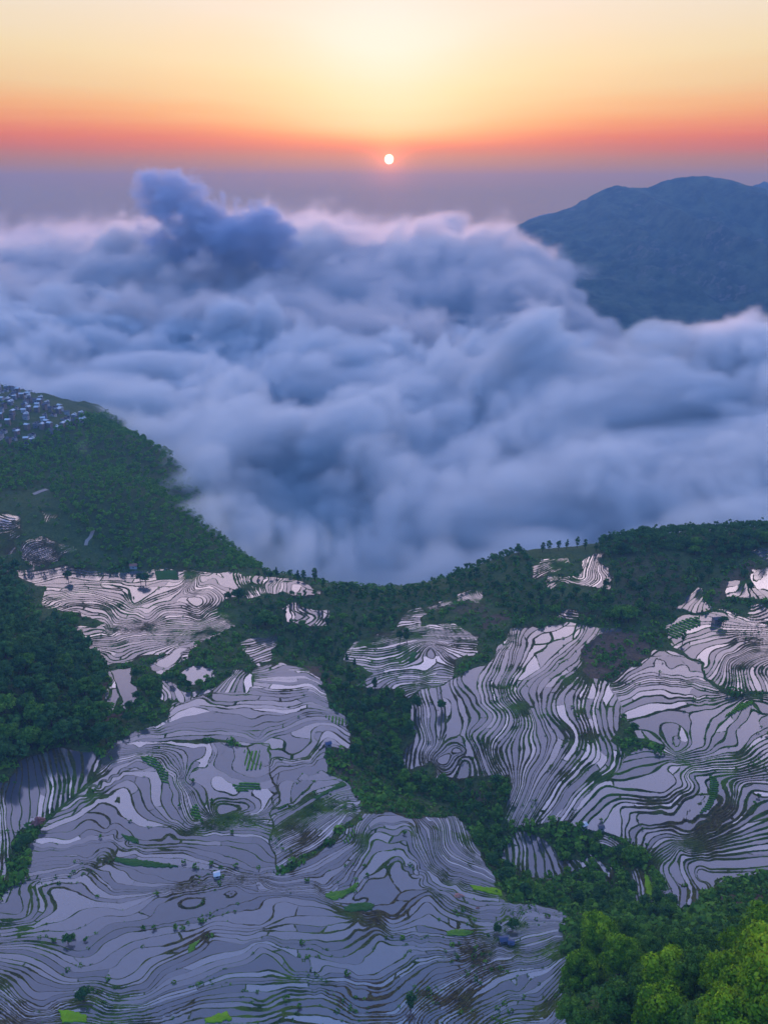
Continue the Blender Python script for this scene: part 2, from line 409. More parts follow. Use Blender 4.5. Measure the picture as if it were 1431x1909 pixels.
PATCHES = [
    ('A', A_P, A_G, 0.7, 1.1),
    ('D', S(197, 1388, 230, 1370, 292, 1345, 330, 1305, 395, 1290, 440, 1282, 480, 1240, 530, 1232, 590, 1256, 610, 1290, 640, 1340, 652, 1360, 650, 1395, 612, 1395, 625, 1440, 680, 1490, 672, 1510, 600, 1570, 520, 1620, 507, 1570, 515, 1500, 500, 1440, 497, 1388, 400, 1380),
     [(0, C5(80, 290, 100, 220, 200, 170, 330, 120, 400, 100)), (1, C5(75, 345, 130, 270, 260, 260, 300, 210, 400, 180)), (2, C5(75, 400, 200, 350, 330, 250, 480, 200)),
      (4, C5(110, 440, 300, 330, 500, 240)), (7, C5(60, 530, 200, 440, 300, 370, 430, 300, 560, 270)), (11, C5(40, 560, 180, 500, 300, 420, 430, 340, 570, 300)),
      (15, C5(50, 600, 200, 540, 320, 460, 450, 370, 590, 340)), (18, C5(60, 640, 250, 560, 350, 480, 460, 400, 600, 390)), (22, C5(110, 690, 300, 590, 400, 510, 520, 400)),
      (-2, C5(60, 180, 100, 120, 200, 130, 290, 120, 340, 60, 380, 20)), (-4, C5(60, 150, 100, 80, 200, 100, 260, 80, 320, 30)),
      (-8, C2(0, 1110, 120, 1060, 260, 1010, 380, 1000, 520, 1040)), (-5, C2(0, 1150, 200, 1100, 330, 1060, 430, 1060, 510, 1110)),
      (-10, C2(0, 1010, 160, 1000, 300, 960, 430, 970)), (-12, C2(0, 930, 180, 930, 300, 900, 420, 950)), (-14, C2(0, 880, 150, 890, 280, 870, 380, 900)),
      (-17, C2(0, 820, 150, 840, 280, 820, 370, 870)), (-20, C2(0, 770, 100, 760, 250, 760, 340, 800)), (-23, C2(20, 740, 130, 705, 210, 710, 320, 760)),
      (-10, C1(870, 1060, 1000, 1000, 1200, 975, 1431, 1000)), (-12, C1(880, 1010, 1000, 930, 1140, 890, 1200, 930, 1431, 920)), (-14, C1(1100, 850, 1300, 870, 1431, 870)),
      (-8, C1(600, 1140, 750, 1100, 1000, 1060, 1200, 1070, 1431, 1090)), (-6, C1(600, 1180, 800, 1130, 1000, 1110, 1200, 1120, 1431, 1140))], 0.95, 1.0),
    ('F', C1(60, 200, 250, 175, 420, 165, 700, 205, 870, 180, 1050, 170, 1200, 190, 1431, 215) + C2(100, 240, 230, 250, 360, 310, 330, 330, 150, 330, 60, 320) + C1(1431, 330, 1250, 350, 1230, 420, 1380, 480, 1300, 500, 1140, 590, 1020, 690, 960, 690, 920, 650, 740, 690, 600, 720, 500, 620, 420, 520, 600, 480, 480, 440, 230, 390, 260, 280, 130, 250),
     [(0, C1(100, 205, 400, 180, 700, 210, 1000, 180, 1100, 190)), (2, C1(200, 250, 400, 225, 560, 240, 700, 240, 860, 225, 1000, 215)),
      (4, C1(250, 300, 380, 300, 480, 290, 560, 290, 690, 270, 760, 380, 880, 300, 1000, 250)), (7, C1(230, 370, 400, 335, 500, 330, 640, 350, 720, 390, 770, 400, 860, 405, 960, 380, 1000, 340, 1090, 335, 1130, 400)),
      (10, C1(230, 400, 400, 370, 560, 380, 640, 440, 820, 480, 920, 430, 1050, 440, 1150, 420, 1190, 380, 1170, 290, 1100, 210)),
      (13, C1(420, 410, 580, 440, 640, 500, 850, 500, 950, 470, 1100, 480, 1210, 430, 1250, 370, 1230, 280, 1180, 200)),
      (17, C1(430, 520, 600, 510, 800, 510, 900, 520, 1060, 510, 1180, 470, 1270, 440)), (20, C1(500, 580, 650, 570, 850, 550, 1000, 550, 1150, 510, 1250, 465, 1360, 480)),
      (24, C1(500, 610, 650, 630, 800, 600, 1000, 590, 1140, 560, 1300, 490)), (28, C1(600, 720, 750, 680, 900, 640, 1000, 620)),
      (14, C1(1300, 240, 1330, 300, 1350, 340)), (18, C1(1390, 240, 1431, 330)), (22, C2(80, 260, 60, 300)), (27, C2(200, 270, 300, 320))], 1.0, 0.9),
    ('G', C1(520, 755, 700, 740, 715, 820, 780, 900, 770, 930, 700, 975, 690, 910, 600, 980, 555, 995, 615, 870, 590, 800),
     [(0, C1(520, 755, 620, 860, 555, 995)), (1, C1(630, 765, 650, 850, 690, 910, 640, 960)), (1.8, C1(710, 745, 715, 820, 780, 900, 705, 975))], 0.9, 1.4),
    ('H', C1(840, 705, 930, 650, 1010, 600, 1140, 575, 1130, 590, 1010, 650, 1000, 690, 950, 720, 890, 770), [(0.4, C1(840, 705, 1140, 575)), (1.6, C1(890, 770, 1130, 590))], 0.9, 1.0),
    ('H2', C1(1020, 760, 1060, 715, 1110, 700, 1200, 740, 1190, 790, 1110, 820, 1050, 815), [(0.3, C1(1020, 760, 1110, 700)), (0.7, C1(1050, 815, 1200, 780))], 0.9, 1.0),
    ('H3', C1(870, 800, 900, 790, 1040, 860, 1150, 845, 1290, 740, 1390, 760, 1431, 830, 1380, 880, 1200, 865, 1000, 930, 950, 900, 930, 930),
     [(0, C1(890, 800, 940, 880, 930, 930)), (3, C1(940, 790, 1000, 860, 1040, 900)), (5, C1(1150, 845, 1230, 800, 1290, 745)), (9, C1(1250, 860, 1300, 800, 1330, 750)), (13, C1(1400, 860, 1400, 780))], 0.9, 0.9),
    ('I', C2(130, 390, 180, 372, 230, 395, 290, 410, 400, 415, 415, 440, 395, 495, 340, 490, 300, 500, 170, 480, 160, 420),
     [(0, C2(130, 390, 170, 480)), (1, C2(180, 375, 240, 440, 180, 470)), (3, C2(230, 395, 300, 440, 240, 480)), (5, C2(290, 410, 340, 430, 310, 490)), (7, C2(400, 415, 380, 450, 350, 495))], 1.3, 1.2),
    ('F2', C2(0, 570, 80, 540, 160, 505, 150, 545, 90, 580, 0, 625), [(0, C2(0, 570, 160, 505)), (4, C2(0, 625, 150, 545))], 0.9, 0.8),
    ('H4', C1(1330, 590, 1431, 560) + C2(60, 560, 120, 600, 60, 690, 0, 700) + C1(1431, 740, 1380, 700), [(0, C1(1330, 590, 1431, 560)), (5, C2(0, 640, 110, 600)), (9, C2(0, 700, 60, 690))], 0.9, 0.8),
    ('J', C2(500, 850, 560, 810, 635, 765, 560, 730, 460, 690, 520, 590, 620, 560, 720, 530, 780, 450, 890, 390, 940, 430, 900, 490, 980, 480, 1130, 500, 1250, 560, 1240, 640, 1150, 680, 1100, 730, 1080, 800, 900, 860, 820, 910, 700, 850, 600, 830),
     [(-4, C2(700, 860, 760, 800, 950, 775, 1080, 795)), (0, C2(500, 845, 620, 780, 760, 745, 850, 735, 930, 740, 970, 690, 950, 630)), (2, C2(560, 735, 700, 730, 800, 715, 850, 690, 900, 640, 1000, 640, 1060, 690)),
      (5, C2(480, 680, 640, 680, 780, 665, 850, 630, 920, 600, 1050, 640, 1150, 670)), (9, C2(520, 615, 700, 610, 850, 580, 1000, 580, 1200, 600)), (13, C2(560, 590, 720, 565, 850, 540, 1000, 530, 1180, 550)),
      (17, C2(740, 530, 850, 505, 980, 490, 1130, 505)), (22, C2(780, 460, 900, 450)), (26, C2(830, 420, 930, 410))], 0.95, 0.9),
    ('J2', C2(930, 390, 990, 370, 1060, 355, 1130, 310, 1180, 285, 1220, 320, 1290, 390, 1250, 375, 1160, 345, 1060, 385, 1000, 435, 970, 400),
     [(0, C2(940, 400, 1060, 380, 1160, 345, 1280, 390)), (5, C2(930, 385, 1060, 355, 1180, 288, 1240, 340))], 1.0, 0.9),
    ('K', S(758, 1325, 785, 1288, 840, 1270, 862, 1262, 905, 1235, 940, 1190, 962, 1165, 1010, 1170, 1060, 1160, 1150, 1168, 1180, 1172, 1110, 1185, 1085, 1210, 1090, 1240, 1120, 1262, 1150, 1268, 1170, 1290, 1160, 1330, 1150, 1385, 1200, 1440, 1150, 1460, 1100, 1520, 1060, 1530, 1000, 1540, 945, 1545, 930, 1520, 960, 1470, 955, 1450, 910, 1450, 870, 1452, 850, 1458, 806, 1450, 812, 1430, 800, 1420, 750, 1445, 770, 1390),
     [(0, S(760, 1320, 776, 1380, 760, 1435)), (5, S(782, 1295, 800, 1330, 812, 1390, 800, 1430)), (9, S(830, 1280, 850, 1330, 872, 1385, 848, 1430)),
      (12, S(940, 1195, 900, 1240, 868, 1265, 885, 1300, 905, 1335, 885, 1375, 860, 1400, 815, 1420)), (17, S(965, 1170, 945, 1240, 925, 1290, 950, 1350, 930, 1400, 950, 1450)),
      (23, S(1060, 1175, 1000, 1240, 960, 1290, 985, 1350, 995, 1400, 965, 1470, 940, 1535)), (29, S(1080, 1240, 1030, 1290, 1020, 1330, 1060, 1380, 1035, 1430, 1000, 1470, 970, 1535)),
      (35, S(1110, 1260, 1090, 1330, 1105, 1380, 1110, 1420, 1060, 1470, 1010, 1530)), (39, S(1160, 1280, 1130, 1340, 1150, 1400, 1150, 1440, 1100, 1480, 1060, 1530))], 1.25, 1.4),
    ('R', C3(560, 1000, 640, 930, 740, 870, 830, 795, 900, 800, 1000, 850, 1060, 880, 1080, 960, 1180, 1045, 1280, 1060, 1431, 1060, 2100, 1040) + C6(2200, 0, 2100, 760, 1431, 745, 1200, 775, 1140, 850, 1060, 860, 1045, 890, 960, 945, 890, 890, 850, 870, 800, 750, 760, 690, 730, 640, 690, 600, 610, 560, 500, 505, 380, 490, 305, 460, 420, 330, 560, 200, 600, 130, 720, 50, 760, 30, 840, 60, 870, 40, 700, 0) + C3(680, 1250, 640, 1200, 600, 1100),
     [(-1, C3(600, 960, 740, 870, 830, 800, 1000, 850)), (0, C3(590, 985, 740, 930, 830, 885, 950, 900, 1060, 930)), (1, C3(620, 1000, 750, 965, 900, 960, 1060, 965)), (3, C3(600, 1040, 700, 1005, 850, 990, 1000, 985, 1180, 1040)),
      (5, C3(590, 1140, 660, 1090, 780, 1050, 900, 1060, 1050, 1080, 1300, 1065)), (6, C3(640, 1200, 760, 1120, 880, 1100, 1100, 1090)), (7, C3(1000, 1369, 1040, 1220, 1140, 1140, 1300, 1080)),
      (8, C3(1090, 1369, 1150, 1250, 1200, 1190, 1340, 1090)), (6.5, C6(860, 30, 920, 80, 1000, 0)),
      (10, C6(600, 180, 700, 150, 900, 110)), (11, C6(560, 230, 680, 250, 800, 250, 900, 200, 960, 130)), (12, C6(400, 460, 520, 330, 640, 310, 860, 315, 970, 260, 985, 170)),
      (13, C6(500, 480, 560, 400, 620, 350, 760, 340, 900, 330, 1010, 250)), (14, C6(615, 520, 630, 380, 760, 360, 920, 350, 1035, 260, 1010, 190)),
      (15, C6(640, 515, 690, 470, 760, 460, 900, 440, 1030, 420, 1130, 330, 1140, 200)), (16, C6(700, 560, 740, 490, 880, 470, 1000, 505, 1120, 470, 1210, 400, 1240, 220)),
      (18, C6(760, 620, 840, 550, 1000, 540, 1100, 500, 1250, 430, 1320, 250)), (20, C6(780, 690, 870, 600, 1060, 570, 1200, 520, 1431, 430)), (22, C6(840, 680, 930, 590, 1060, 600, 1250, 550, 1431, 520)),
      (23, C6(980, 860, 920, 690, 960, 625, 1080, 625, 1250, 590, 1431, 560)), (24, C6(1045, 880, 965, 690, 1050, 645, 1431, 630)), (25, C6(1110, 850, 1010, 720, 1100, 700, 1431, 690)), (26, C6(1130, 830, 1050, 755, 1431, 740)),
      (9.5, C3(1431, 1180, 1300, 1230, 1280, 1369))], 0.85, 0.8),
    ('S', C3(850, 680, 930, 640, 1000, 615, 1120, 605, 1200, 615, 1431, 665, 2100, 700, 2100, 1020, 1431, 1050, 1280, 1045, 1190, 1025, 1090, 955, 1070, 880, 950, 790, 870, 745),
     [(0, C3(860, 690, 1000, 630, 1431, 680)), (2, C3(980, 745, 1100, 690, 1431, 710)), (4, C3(1010, 790, 1150, 735, 1431, 740)), (6, C3(1085, 915, 1110, 830, 1250, 760, 1431, 765)),
      (8, C3(1100, 960, 1180, 860, 1300, 790, 1431, 790)), (11, C3(1190, 1010, 1220, 870, 1330, 820)), (15, C3(1280, 1040, 1290, 900, 1370, 850)), (20, C3(1400, 1050, 1390, 950, 1450, 880))], 0.95, 0.9),
    ('T', C3(930, 590, 1000, 510, 1065, 450, 1105, 460, 1080, 540, 1115, 590, 1030, 600), [(0, C3(935, 585, 1065, 452)), (5, C3(1110, 585, 1075, 540, 1100, 462))], 1.0, 0.9),
    ('U', C3(1165, 470, 1200, 420, 1280, 405, 1300, 410, 1340, 380, 1330, 360, 1431, 350, 2100, 350, 2100, 680, 1431, 655, 1340, 660, 1190, 605, 1110, 590, 1190, 585, 1260, 600, 1340, 620, 1330, 590, 1280, 560, 1380, 560, 1431, 580, 1431, 540, 1370, 525, 1220, 520, 1175, 510),
     [(0, C3(1170, 500, 1220, 430, 1300, 415)), (3, C3(1340, 400, 1431, 400, 1431, 540)), (6, C3(1200, 600, 1340, 640, 1431, 650)), (4, C3(1250, 590, 1330, 600, 1431, 570))], 1.1, 1.1),
    ('U2', C3(1320, 280, 1400, 240, 1431, 240, 1600, 240, 1600, 330, 1431, 325, 1380, 300), [(0, C3(1320, 280, 1431, 240)), (5, C3(1431, 330, 1600, 330))], 1.0, 0.9),
    ('U3', C3(1340, 385, 1345, 365, 1431, 350, 1431, 400, 1380, 395), [(0, C3(1340, 385, 1380, 350)), (3, C3(1431, 400, 1431, 350))], 1.0, 0.9),
    ('V', C3(108, 345, 170, 300, 230, 310, 320, 298, 310, 330, 260, 360, 190, 405, 108, 435), [(0, C3(108, 345, 320, 298)), (7, C3(108, 435, 190, 405, 310, 335))], 1.2, 0.9),
    ('V2', C3(165, 445, 200, 410, 280, 400, 385, 392, 400, 330, 420, 285, 510, 285, 515, 340, 552, 400, 535, 475, 490, 470, 440, 468, 370, 440, 280, 432, 215, 470, 180, 465),
     [(0, C3(170, 440, 280, 405, 385, 395, 400, 340, 420, 285)), (3, C3(215, 465, 300, 420, 420, 410, 445, 340, 460, 285)), (6, C3(440, 465, 480, 410, 475, 340, 490, 285)), (9, C3(535, 470, 545, 400, 510, 340, 510, 285))], 1.3, 1.0),
    ('W', C3(270, 580, 330, 575, 430, 595, 480, 620, 440, 640, 330, 640, 275, 615), [(0, C3(270, 580, 430, 595)), (5, C3(300, 640, 480, 625))], 1.2, 0.9),
    ('X', C6(0, 500, 60, 500, 130, 520, 180, 560, 250, 650, 400, 680, 410, 620, 480, 650, 560, 700, 585, 835, 540, 800, 490, 740, 430, 700, 350, 745, 240, 775, 80, 780, 40, 775, -60, 640),
     [(0, C6(0, 500, 60, 600, 60, 775)), (3, C6(90, 520, 130, 640, 130, 775)), (6, C6(180, 570, 230, 680, 240, 770)), (10, C6(330, 680, 370, 730)), (14, C6(430, 640, 500, 720, 580, 830))], 1.6, 2.0),
    ('X2', C6(440, 575, 500, 520, 600, 580, 560, 605, 500, 590), [(0, C6(440, 570, 560, 600)), (4, C6(500, 520, 600, 580))], 1.2, 1.0),
    ('X3', C6(660, 720, 700, 700, 750, 730, 810, 840, 790, 880, 760, 920, 680, 930, 665, 860), [(0, C6(665, 740, 680, 930)), (3, C6(700, 710, 740, 920)), (5, C6(750, 730, 810, 870))], 1.4, 1.5),
    ('Z', C4(-500, 300, 0, 225, 60, 220, 100, 120, 200, 90, 330, 30, 430, 60, 520, 60, 590, 90, 540, 130, 480, 240, 400, 320, 280, 420, 220, 500, 130, 480, 80, 560, 90, 620, 30, 680, 0, 780, -500, 900),
     [(-4, C4(-300, 600, -280, 400)), (0, C4(0, 700, 20, 420, 0, 240)), (3, C4(50, 620, 40, 420, 60, 240)), (6, C4(100, 500, 110, 400, 110, 260)), (11, C4(230, 450, 250, 300, 190, 110)), (17, C4(330, 370, 340, 240, 290, 80)),
      (22, C4(430, 290, 440, 180, 380, 50)), (25, C4(520, 150, 520, 60))], 1.2, 1.1),
    ('B1', C7(-200, 820, 60, 825, 130, 850, 150, 920, 90, 975, 80, 1060, -200, 1085), [(0, C7(0, 845, 110, 862)), (4, C7(0, 930, 60, 920, 120, 890)), (9, C7(0, 1045, 50, 1005))], 1.6, 1.2),
    ('B2', C7(105, 1040, 130, 975, 250, 940, 330, 990, 400, 1035, 340, 1085, 250, 1125, 130, 1105), [(0, C7(120, 1040, 150, 1000, 220, 980)), (9, C7(160, 1085, 250, 1060, 345, 1035))], 1.9, 1.2),
    ('B3', C7(235, 880, 260, 810, 290, 820, 320, 830, 330, 870, 290, 885, 240, 885), [(0, C7(235, 880, 260, 810)), (4, C7(290, 880, 320, 830))], 1.7, 1.2),
    ('B4', C7(40, 1150, 200, 1110, 190, 1130, 60, 1165), [(0, C7(40, 1150, 200, 1110)), (2, C7(60, 1165, 190, 1130))], 1.7, 1.2),
]

DENS = {'A': 1.55, 'D': 1.15, 'F': 1.35, 'R': 1.6, 'K': 1.1, 'S': 1.2, 'J': 1.25, 'Z': 0.6, 'U': 1.5, 'V2': 1.2, 'X': 0.75, 'X3': 0.8}

# brown, nearly bare slopes (outline, amount) and dry reddish earth
BROWN = [(C3(380, 770, 520, 700, 640, 690, 860, 740, 800, 790, 700, 870, 580, 960, 470, 960, 420, 880), 1.0), (C6(960, 940, 1150, 860, 1431, 800, 1900, 760, 1900, 1050, 1431, 960, 1250, 1090, 1000, 1120), 1.0),
         (C2(1040, 400, 1180, 350, 1310, 420, 1240, 460, 1060, 430), .6), (C2(1230, 460, 1431, 420, 1431, 470, 1270, 520), 1.0), (C1(540, 780, 620, 870, 560, 960), 1.0), (C1(560, 1010, 660, 960, 700, 1000, 600, 1050), 1.0),
         (C2(280, 730, 390, 730, 400, 840, 350, 830), .9), (C3(1100, 460, 1300, 300, 1380, 330, 1180, 500, 1110, 560), .7), (C5(1050, 230, 1280, 270, 1260, 340, 1050, 280), .8), (C3(600, 250, 950, 300, 1000, 450, 850, 620, 620, 580, 560, 330), .35),
         (C5(420, 0, 560, 100, 540, 190, 430, 170), .8), (C5(500, 180, 620, 330, 640, 390, 560, 330), .8)]

# ------------------------------------------------------------------ terrain sheet
rows_py = np.concatenate([np.linspace(2300, 1990, 40), np.arange(1985, 1000, -1.35), np.arange(1000, 700, -2.0)])
yy = HC / np.tan(PITCH + np.arctan((rows_py - CY) / FP))          # flat-ground distance of each row
yy = np.concatenate([np.linspace(40, yy[0] - 4, 20), yy, yy[-1] + np.cumsum(np.linspace(8, 60, 50))])
yy = np.unique(yy)
uu = np.concatenate([np.linspace(-2.4, -0.96, 150), np.linspace(-0.95, 0.95, 1500), np.linspace(0.96, 2.4, 150)])
wd = 30 + np.hypot(yy, 0.35 * HC) * 0.98
Y, U = np.meshgrid(yy, uu, indexing='ij')
X = U * (wd[:, None])
M = macro(X, Y)
rough = fbm(X / 45, Y / 45, 1, 4)
PX, PY = to_pix(X, Y, M)
front = Y * CP - (M - HC) * SP > 20
PX = np.where(front, PX, -9999)
PY = np.where(front, PY, -9999)
slant = np.sqrt(X * X + Y * Y + (HC - M) ** 2)
mpp = slant / FP
wx = PX + 9.0 * n2(X / 24, Y / 24, 5) + 7.0 * n2(X / 12, Y / 12, 2) + 2.0 * n2(X / 5, Y / 5, 3)
wy = PY + 5.0 * n2(X / 14, Y / 14, 4) + 1.5 * n2(X / 5, Y / 5, 5)
edge = np.full(X.shape, -30.0)
zoff = np.zeros(X.shape)
prand = np.zeros(X.shape)
phia = np.full(X.shape, 0.5)
grad_a = np.full(X.shape, 0.01)
hwa = np.full(X.shape, 0.3)
pid = np.zeros(X.shape)
other = np.full(X.shape, -30.0)
seamd = np.full(X.shape, 60.0)
_rt = np.random.default_rng(8).random(4096)
for pi, (name, poly, guides, bank, step) in enumerate(PATCHES):
    pa = np.array(poly)
    ii, jj = np.where((wx > pa[:, 0].min() - 30) & (wx < pa[:, 0].max() + 30) & (wy > pa[:, 1].min() - 30) & (wy < pa[:, 1].max() + 30) & (PX > -2000))
    if len(ii) == 0:
        continue
    i0, i1, j0, j1 = ii.min(), ii.max() + 1, jj.min(), jj.max() + 1
    sl = (slice(i0, i1), slice(j0, j1))
    x, y, px, py = X[sl], Y[sl], wx[sl], wy[sl]
    ins = inside(poly, px, py)
    ed = edge_dist(poly, px, py) * mpp[sl] * 1.2
    P, V = [], []
    for lv, pts in guides:
        for a, b in zip(pts[:-1], pts[1:]):
            n = max(1, int(math.hypot(b[0] - a[0], b[1] - a[1]) / 22))
            for k in range(n):
                P.append((a[0] + (b[0] - a[0]) * k / n, a[1] + (b[1] - a[1]) * k / n))
                V.append(lv)
        P.append(pts[-1])
        V.append(lv)
    P = np.array(P)
    keep = np.unique(np.round(P / 3).astype(int), axis=0, return_index=True)[1]
    P, V = P[keep], np.array(V)[keep] * DENS.get(name, 1.0)
    f = TPS(P, V, reg=0.0008 if len(P) > 20 else 0.001)
    px0, py0 = PX[sl], PY[sl]
    # evaluate coarse, the field is smooth
    st = 3
    ci, cj = np.arange(0, px0.shape[0], st), np.arange(0, px0.shape[1], st)
    if ci[-1] != px0.shape[0] - 1:
        ci = np.append(ci, px0.shape[0] - 1)
    if cj[-1] != px0.shape[1] - 1:
        cj = np.append(cj, px0.shape[1] - 1)
    # terraces climb the way the hillside climbs: orient the levels and size the steps to the slope
    q0 = f(px0[::4, ::4], py0[::4, ::4])
    m0, w0 = M[sl][::4, ::4], ins[::4, ::4]
    gq, gm = np.gradient(q0), np.gradient(m0)
    num, den = (gq[0] * gm[0] + gq[1] * gm[1])[w0], (gq[0] ** 2 + gq[1] ** 2)[w0]
    ratio = num.sum() / (den.sum() + 1e-9) if len(num) else 1.0
    sgn = -1.0 if ratio < 0 else 1.0
    step = float(np.clip(abs(ratio) * 1.2, 0.45, 1.6))
    xc, yc = x[np.ix_(ci, cj)], y[np.ix_(ci, cj)]
    g = f(px0[np.ix_(ci, cj)] + 7 * n2(xc / 38, yc / 38, 1) + 3 * n2(xc / 15, yc / 15, 2), py0[np.ix_(ci, cj)] + 6 * n2(xc / 34, yc / 34, 6) + 2.4 * n2(xc / 13, yc / 13, 5))
    g = g * sgn
    ti = np.interp(np.arange(px0.shape[0]), ci, np.arange(len(ci)))
    tj = np.interp(np.arange(px0.shape[1]), cj, np.arange(len(cj)))
    a, b = np.minimum(ti.astype(int), len(ci) - 2), np.minimum(tj.astype(int), len(cj) - 2)
    fa, fb = (ti - a)[:, None], (tj - b)[None, :]
    phi0 = (g[np.ix_(a, b)] * (1 - fa) + g[np.ix_(a + 1, b)] * fa) * (1 - fb) + (g[np.ix_(a, b + 1)] * (1 - fa) + g[np.ix_(a + 1, b + 1)] * fa) * fb
    def grad(q):
        qy = np.gradient(q, axis=0)
        qx = np.gradient(q, axis=1)
        dyy = np.gradient(y, axis=0)
        dxx = np.gradient(x, axis=1)
        dxy = np.gradient(x, axis=0)
        gx = qx / dxx
        gy = (qy - gx * dxy) / dyy
        return np.hypot(gx, gy) + 1e-6
    amp = np.clip(grad(phi0) * 9, 0.05, 1)
    phi = phi0 + amp * (0.3 * n2(x / 48, y / 48, 3) + 0.14 * n2(x / 17, y / 17, 4)) + 0.035 * n2(x / 5, y / 5, 5)
    phi = phi + amp * (0.75 if name == 'K' else 0.45) * n3(x / 55, y / 55, phi * 0.8 + 11.3 * pi)
    gr = grad(phi)
    near = np.round(phi)
    dn = (phi - near) / gr
    lev = np.floor(phi)
    d = np.abs(dn)
    # cross bunds inside a terrace
    oth = np.full(x.shape, 60.0)
    cell = np.zeros(x.shape)
    for q in range(6):
        sel = (np.mod(lev, 6) == q)
        F = n2(x / 30, y / 30, q + 1) + 0.35 * n2(x / 90, y / 90, q + 3)
        dF = np.abs(F - 0.05) / grad(F) + 0.1
        d = np.where(sel, np.minimum(d, dF), d)
        oth = np.where(sel, dF, oth)
        cell = np.where(sel, F > 0.05, cell)
    d = np.minimum(d, ed)
    oth = np.minimum(oth, ed)
    hw = 0.12 + bank * (0.44 + 0.2 * n2(x / 9, y / 9, 6) + 0.8 * np.clip(n2(x / 35, y / 35, 7) - 0.25, 0, 1))
    hw = np.minimum(hw, 0.3 / gr)
    hw = np.maximum(hw, 0.12)
    e = d - hw
    phia[sl] = np.where(ins, phi, phia[sl])
    grad_a[sl] = np.where(ins, gr, grad_a[sl])
    hwa[sl] = np.where(ins, hw, hwa[sl])
    pid[sl] = np.where(ins, pi + 1, pid[sl])
    other[sl] = np.where(ins, oth, other[sl])
    prand[sl] = np.where(ins, cell, prand[sl])
    # steep, tight places turn to plain bank
    e = np.where(ins, e, -np.minimum(ed, 30) - 1)
    lvl = near - 1 + sstep(-0.75, 0.6, dn)
    lip = 0.25 * np.exp(-((dn - 0.5) / 0.45) ** 2)
    fade = sstep(0, 4, ed)
    zo = (step * (lvl + 0.5 - phi0) * fade + lip)
    edge[sl] = np.where(ins, e, np.maximum(edge[sl], np.where(edge[sl] > -29, edge[sl], e)))
    zoff[sl] = np.where(ins, np.clip(zo, -2.5, 2.5), zoff[sl])
other = np.where(pid > 0, other, edge)
wild = sstep(-1.0, -4.0, edge)
Z = M + zoff + wild * (rough * 1.6 + 0.5 * fbm(X / 9, Y / 9, 5, 2))
brown = np.zeros(X.shape)
for poly, amt in BROWN:
    brown = np.maximum(brown, inside(poly, wx * 1.0 + 4 * rough, wy + 4 * rough) * amt)
far = sstep(1150, 1700, Y)
Z = np.where(Y > 1150, Z + far * 15 * rough, Z)


def grid_mesh(name, X, Y, Z, attrs, mat, smooth=True):
    nr, nc = X.shape
    co = np.stack([X, Y, Z], -1).reshape(-1, 3).astype(np.float32)
    idx = np.arange(nr * nc, dtype=np.int32).reshape(nr, nc)
    q = np.stack([idx[:-1, :-1], idx[:-1, 1:], idx[1:, 1:], idx[1:, :-1]], -1).reshape(-1, 4)
    return raw_mesh(name, co, q, attrs, mat, smooth)


def raw_mesh(name, co, q, attrs, mat, smooth=False, face_attrs=None):
    me = bpy.data.meshes.new(name)
    me.vertices.add(len(co))
    me.vertices.foreach_set('co', np.ascontiguousarray(co, dtype=np.float32).ravel())
    k = q.shape[1]
    me.loops.add(q.size)
    me.loops.foreach_set('vertex_index', np.ascontiguousarray(q, dtype=np.int32).ravel())
    me.polygons.add(len(q))
    me.polygons.foreach_set('loop_start', np.arange(0, q.size, k, dtype=np.int32))
    me.update(calc_edges=True)
    if smooth:
        me.polygons.foreach_set('use_smooth', np.ones(len(q), bool))
    for nm, v in (attrs or {}).items():
        a_ = me.attributes.new(nm, 'FLOAT', 'POINT')
        a_.data.foreach_set('value', np.ascontiguousarray(v, dtype=np.float32).ravel())
    for nm, v in (face_attrs or {}).items():
        a_ = me.attributes.new(nm, 'FLOAT', 'FACE')
        a_.data.foreach_set('value', np.ascontiguousarray(v, dtype=np.float32).ravel())
    if mat:
        me.materials.append(mat)
    return me


def link(name, me, parent=None, loc=None, **props):
    o = bpy.data.objects.new(name, me)
    COL.objects.link(o)
    if parent is not None:
        o.parent = parent
    if loc is not None:
        o.location = loc
    for k, v in props.items():
        if v is not None:
            o[k] = v
    return o


def new_mat(name):
    m = bpy.data.materials.new(name)
    m.use_nodes = True
    m.node_tree.nodes.clear()
    t = NT(m.node_tree)
    out = t.N.new('ShaderNodeOutputMaterial')
    return m, t, out


def diffuse_mat(name, color, rough=0.9, var=0.3, scale=0.5, spec=0.2):
    m, t, out = new_mat(name)
    b = t.N.new('ShaderNodeBsdfPrincipled')
    n = t.noise(scale, 4)
    c = t.mix(n, tuple(v * (1 - var) for v in color), tuple(min(1, v * (1 + var)) for v in color))
    t.link(c, b.inputs['Base Color'])
    b.inputs['Roughness'].default_value = rough
    b.inputs['Specular IOR Level'].default_value = spec
    t.link(b.outputs[0], out.inputs[0])
    return m


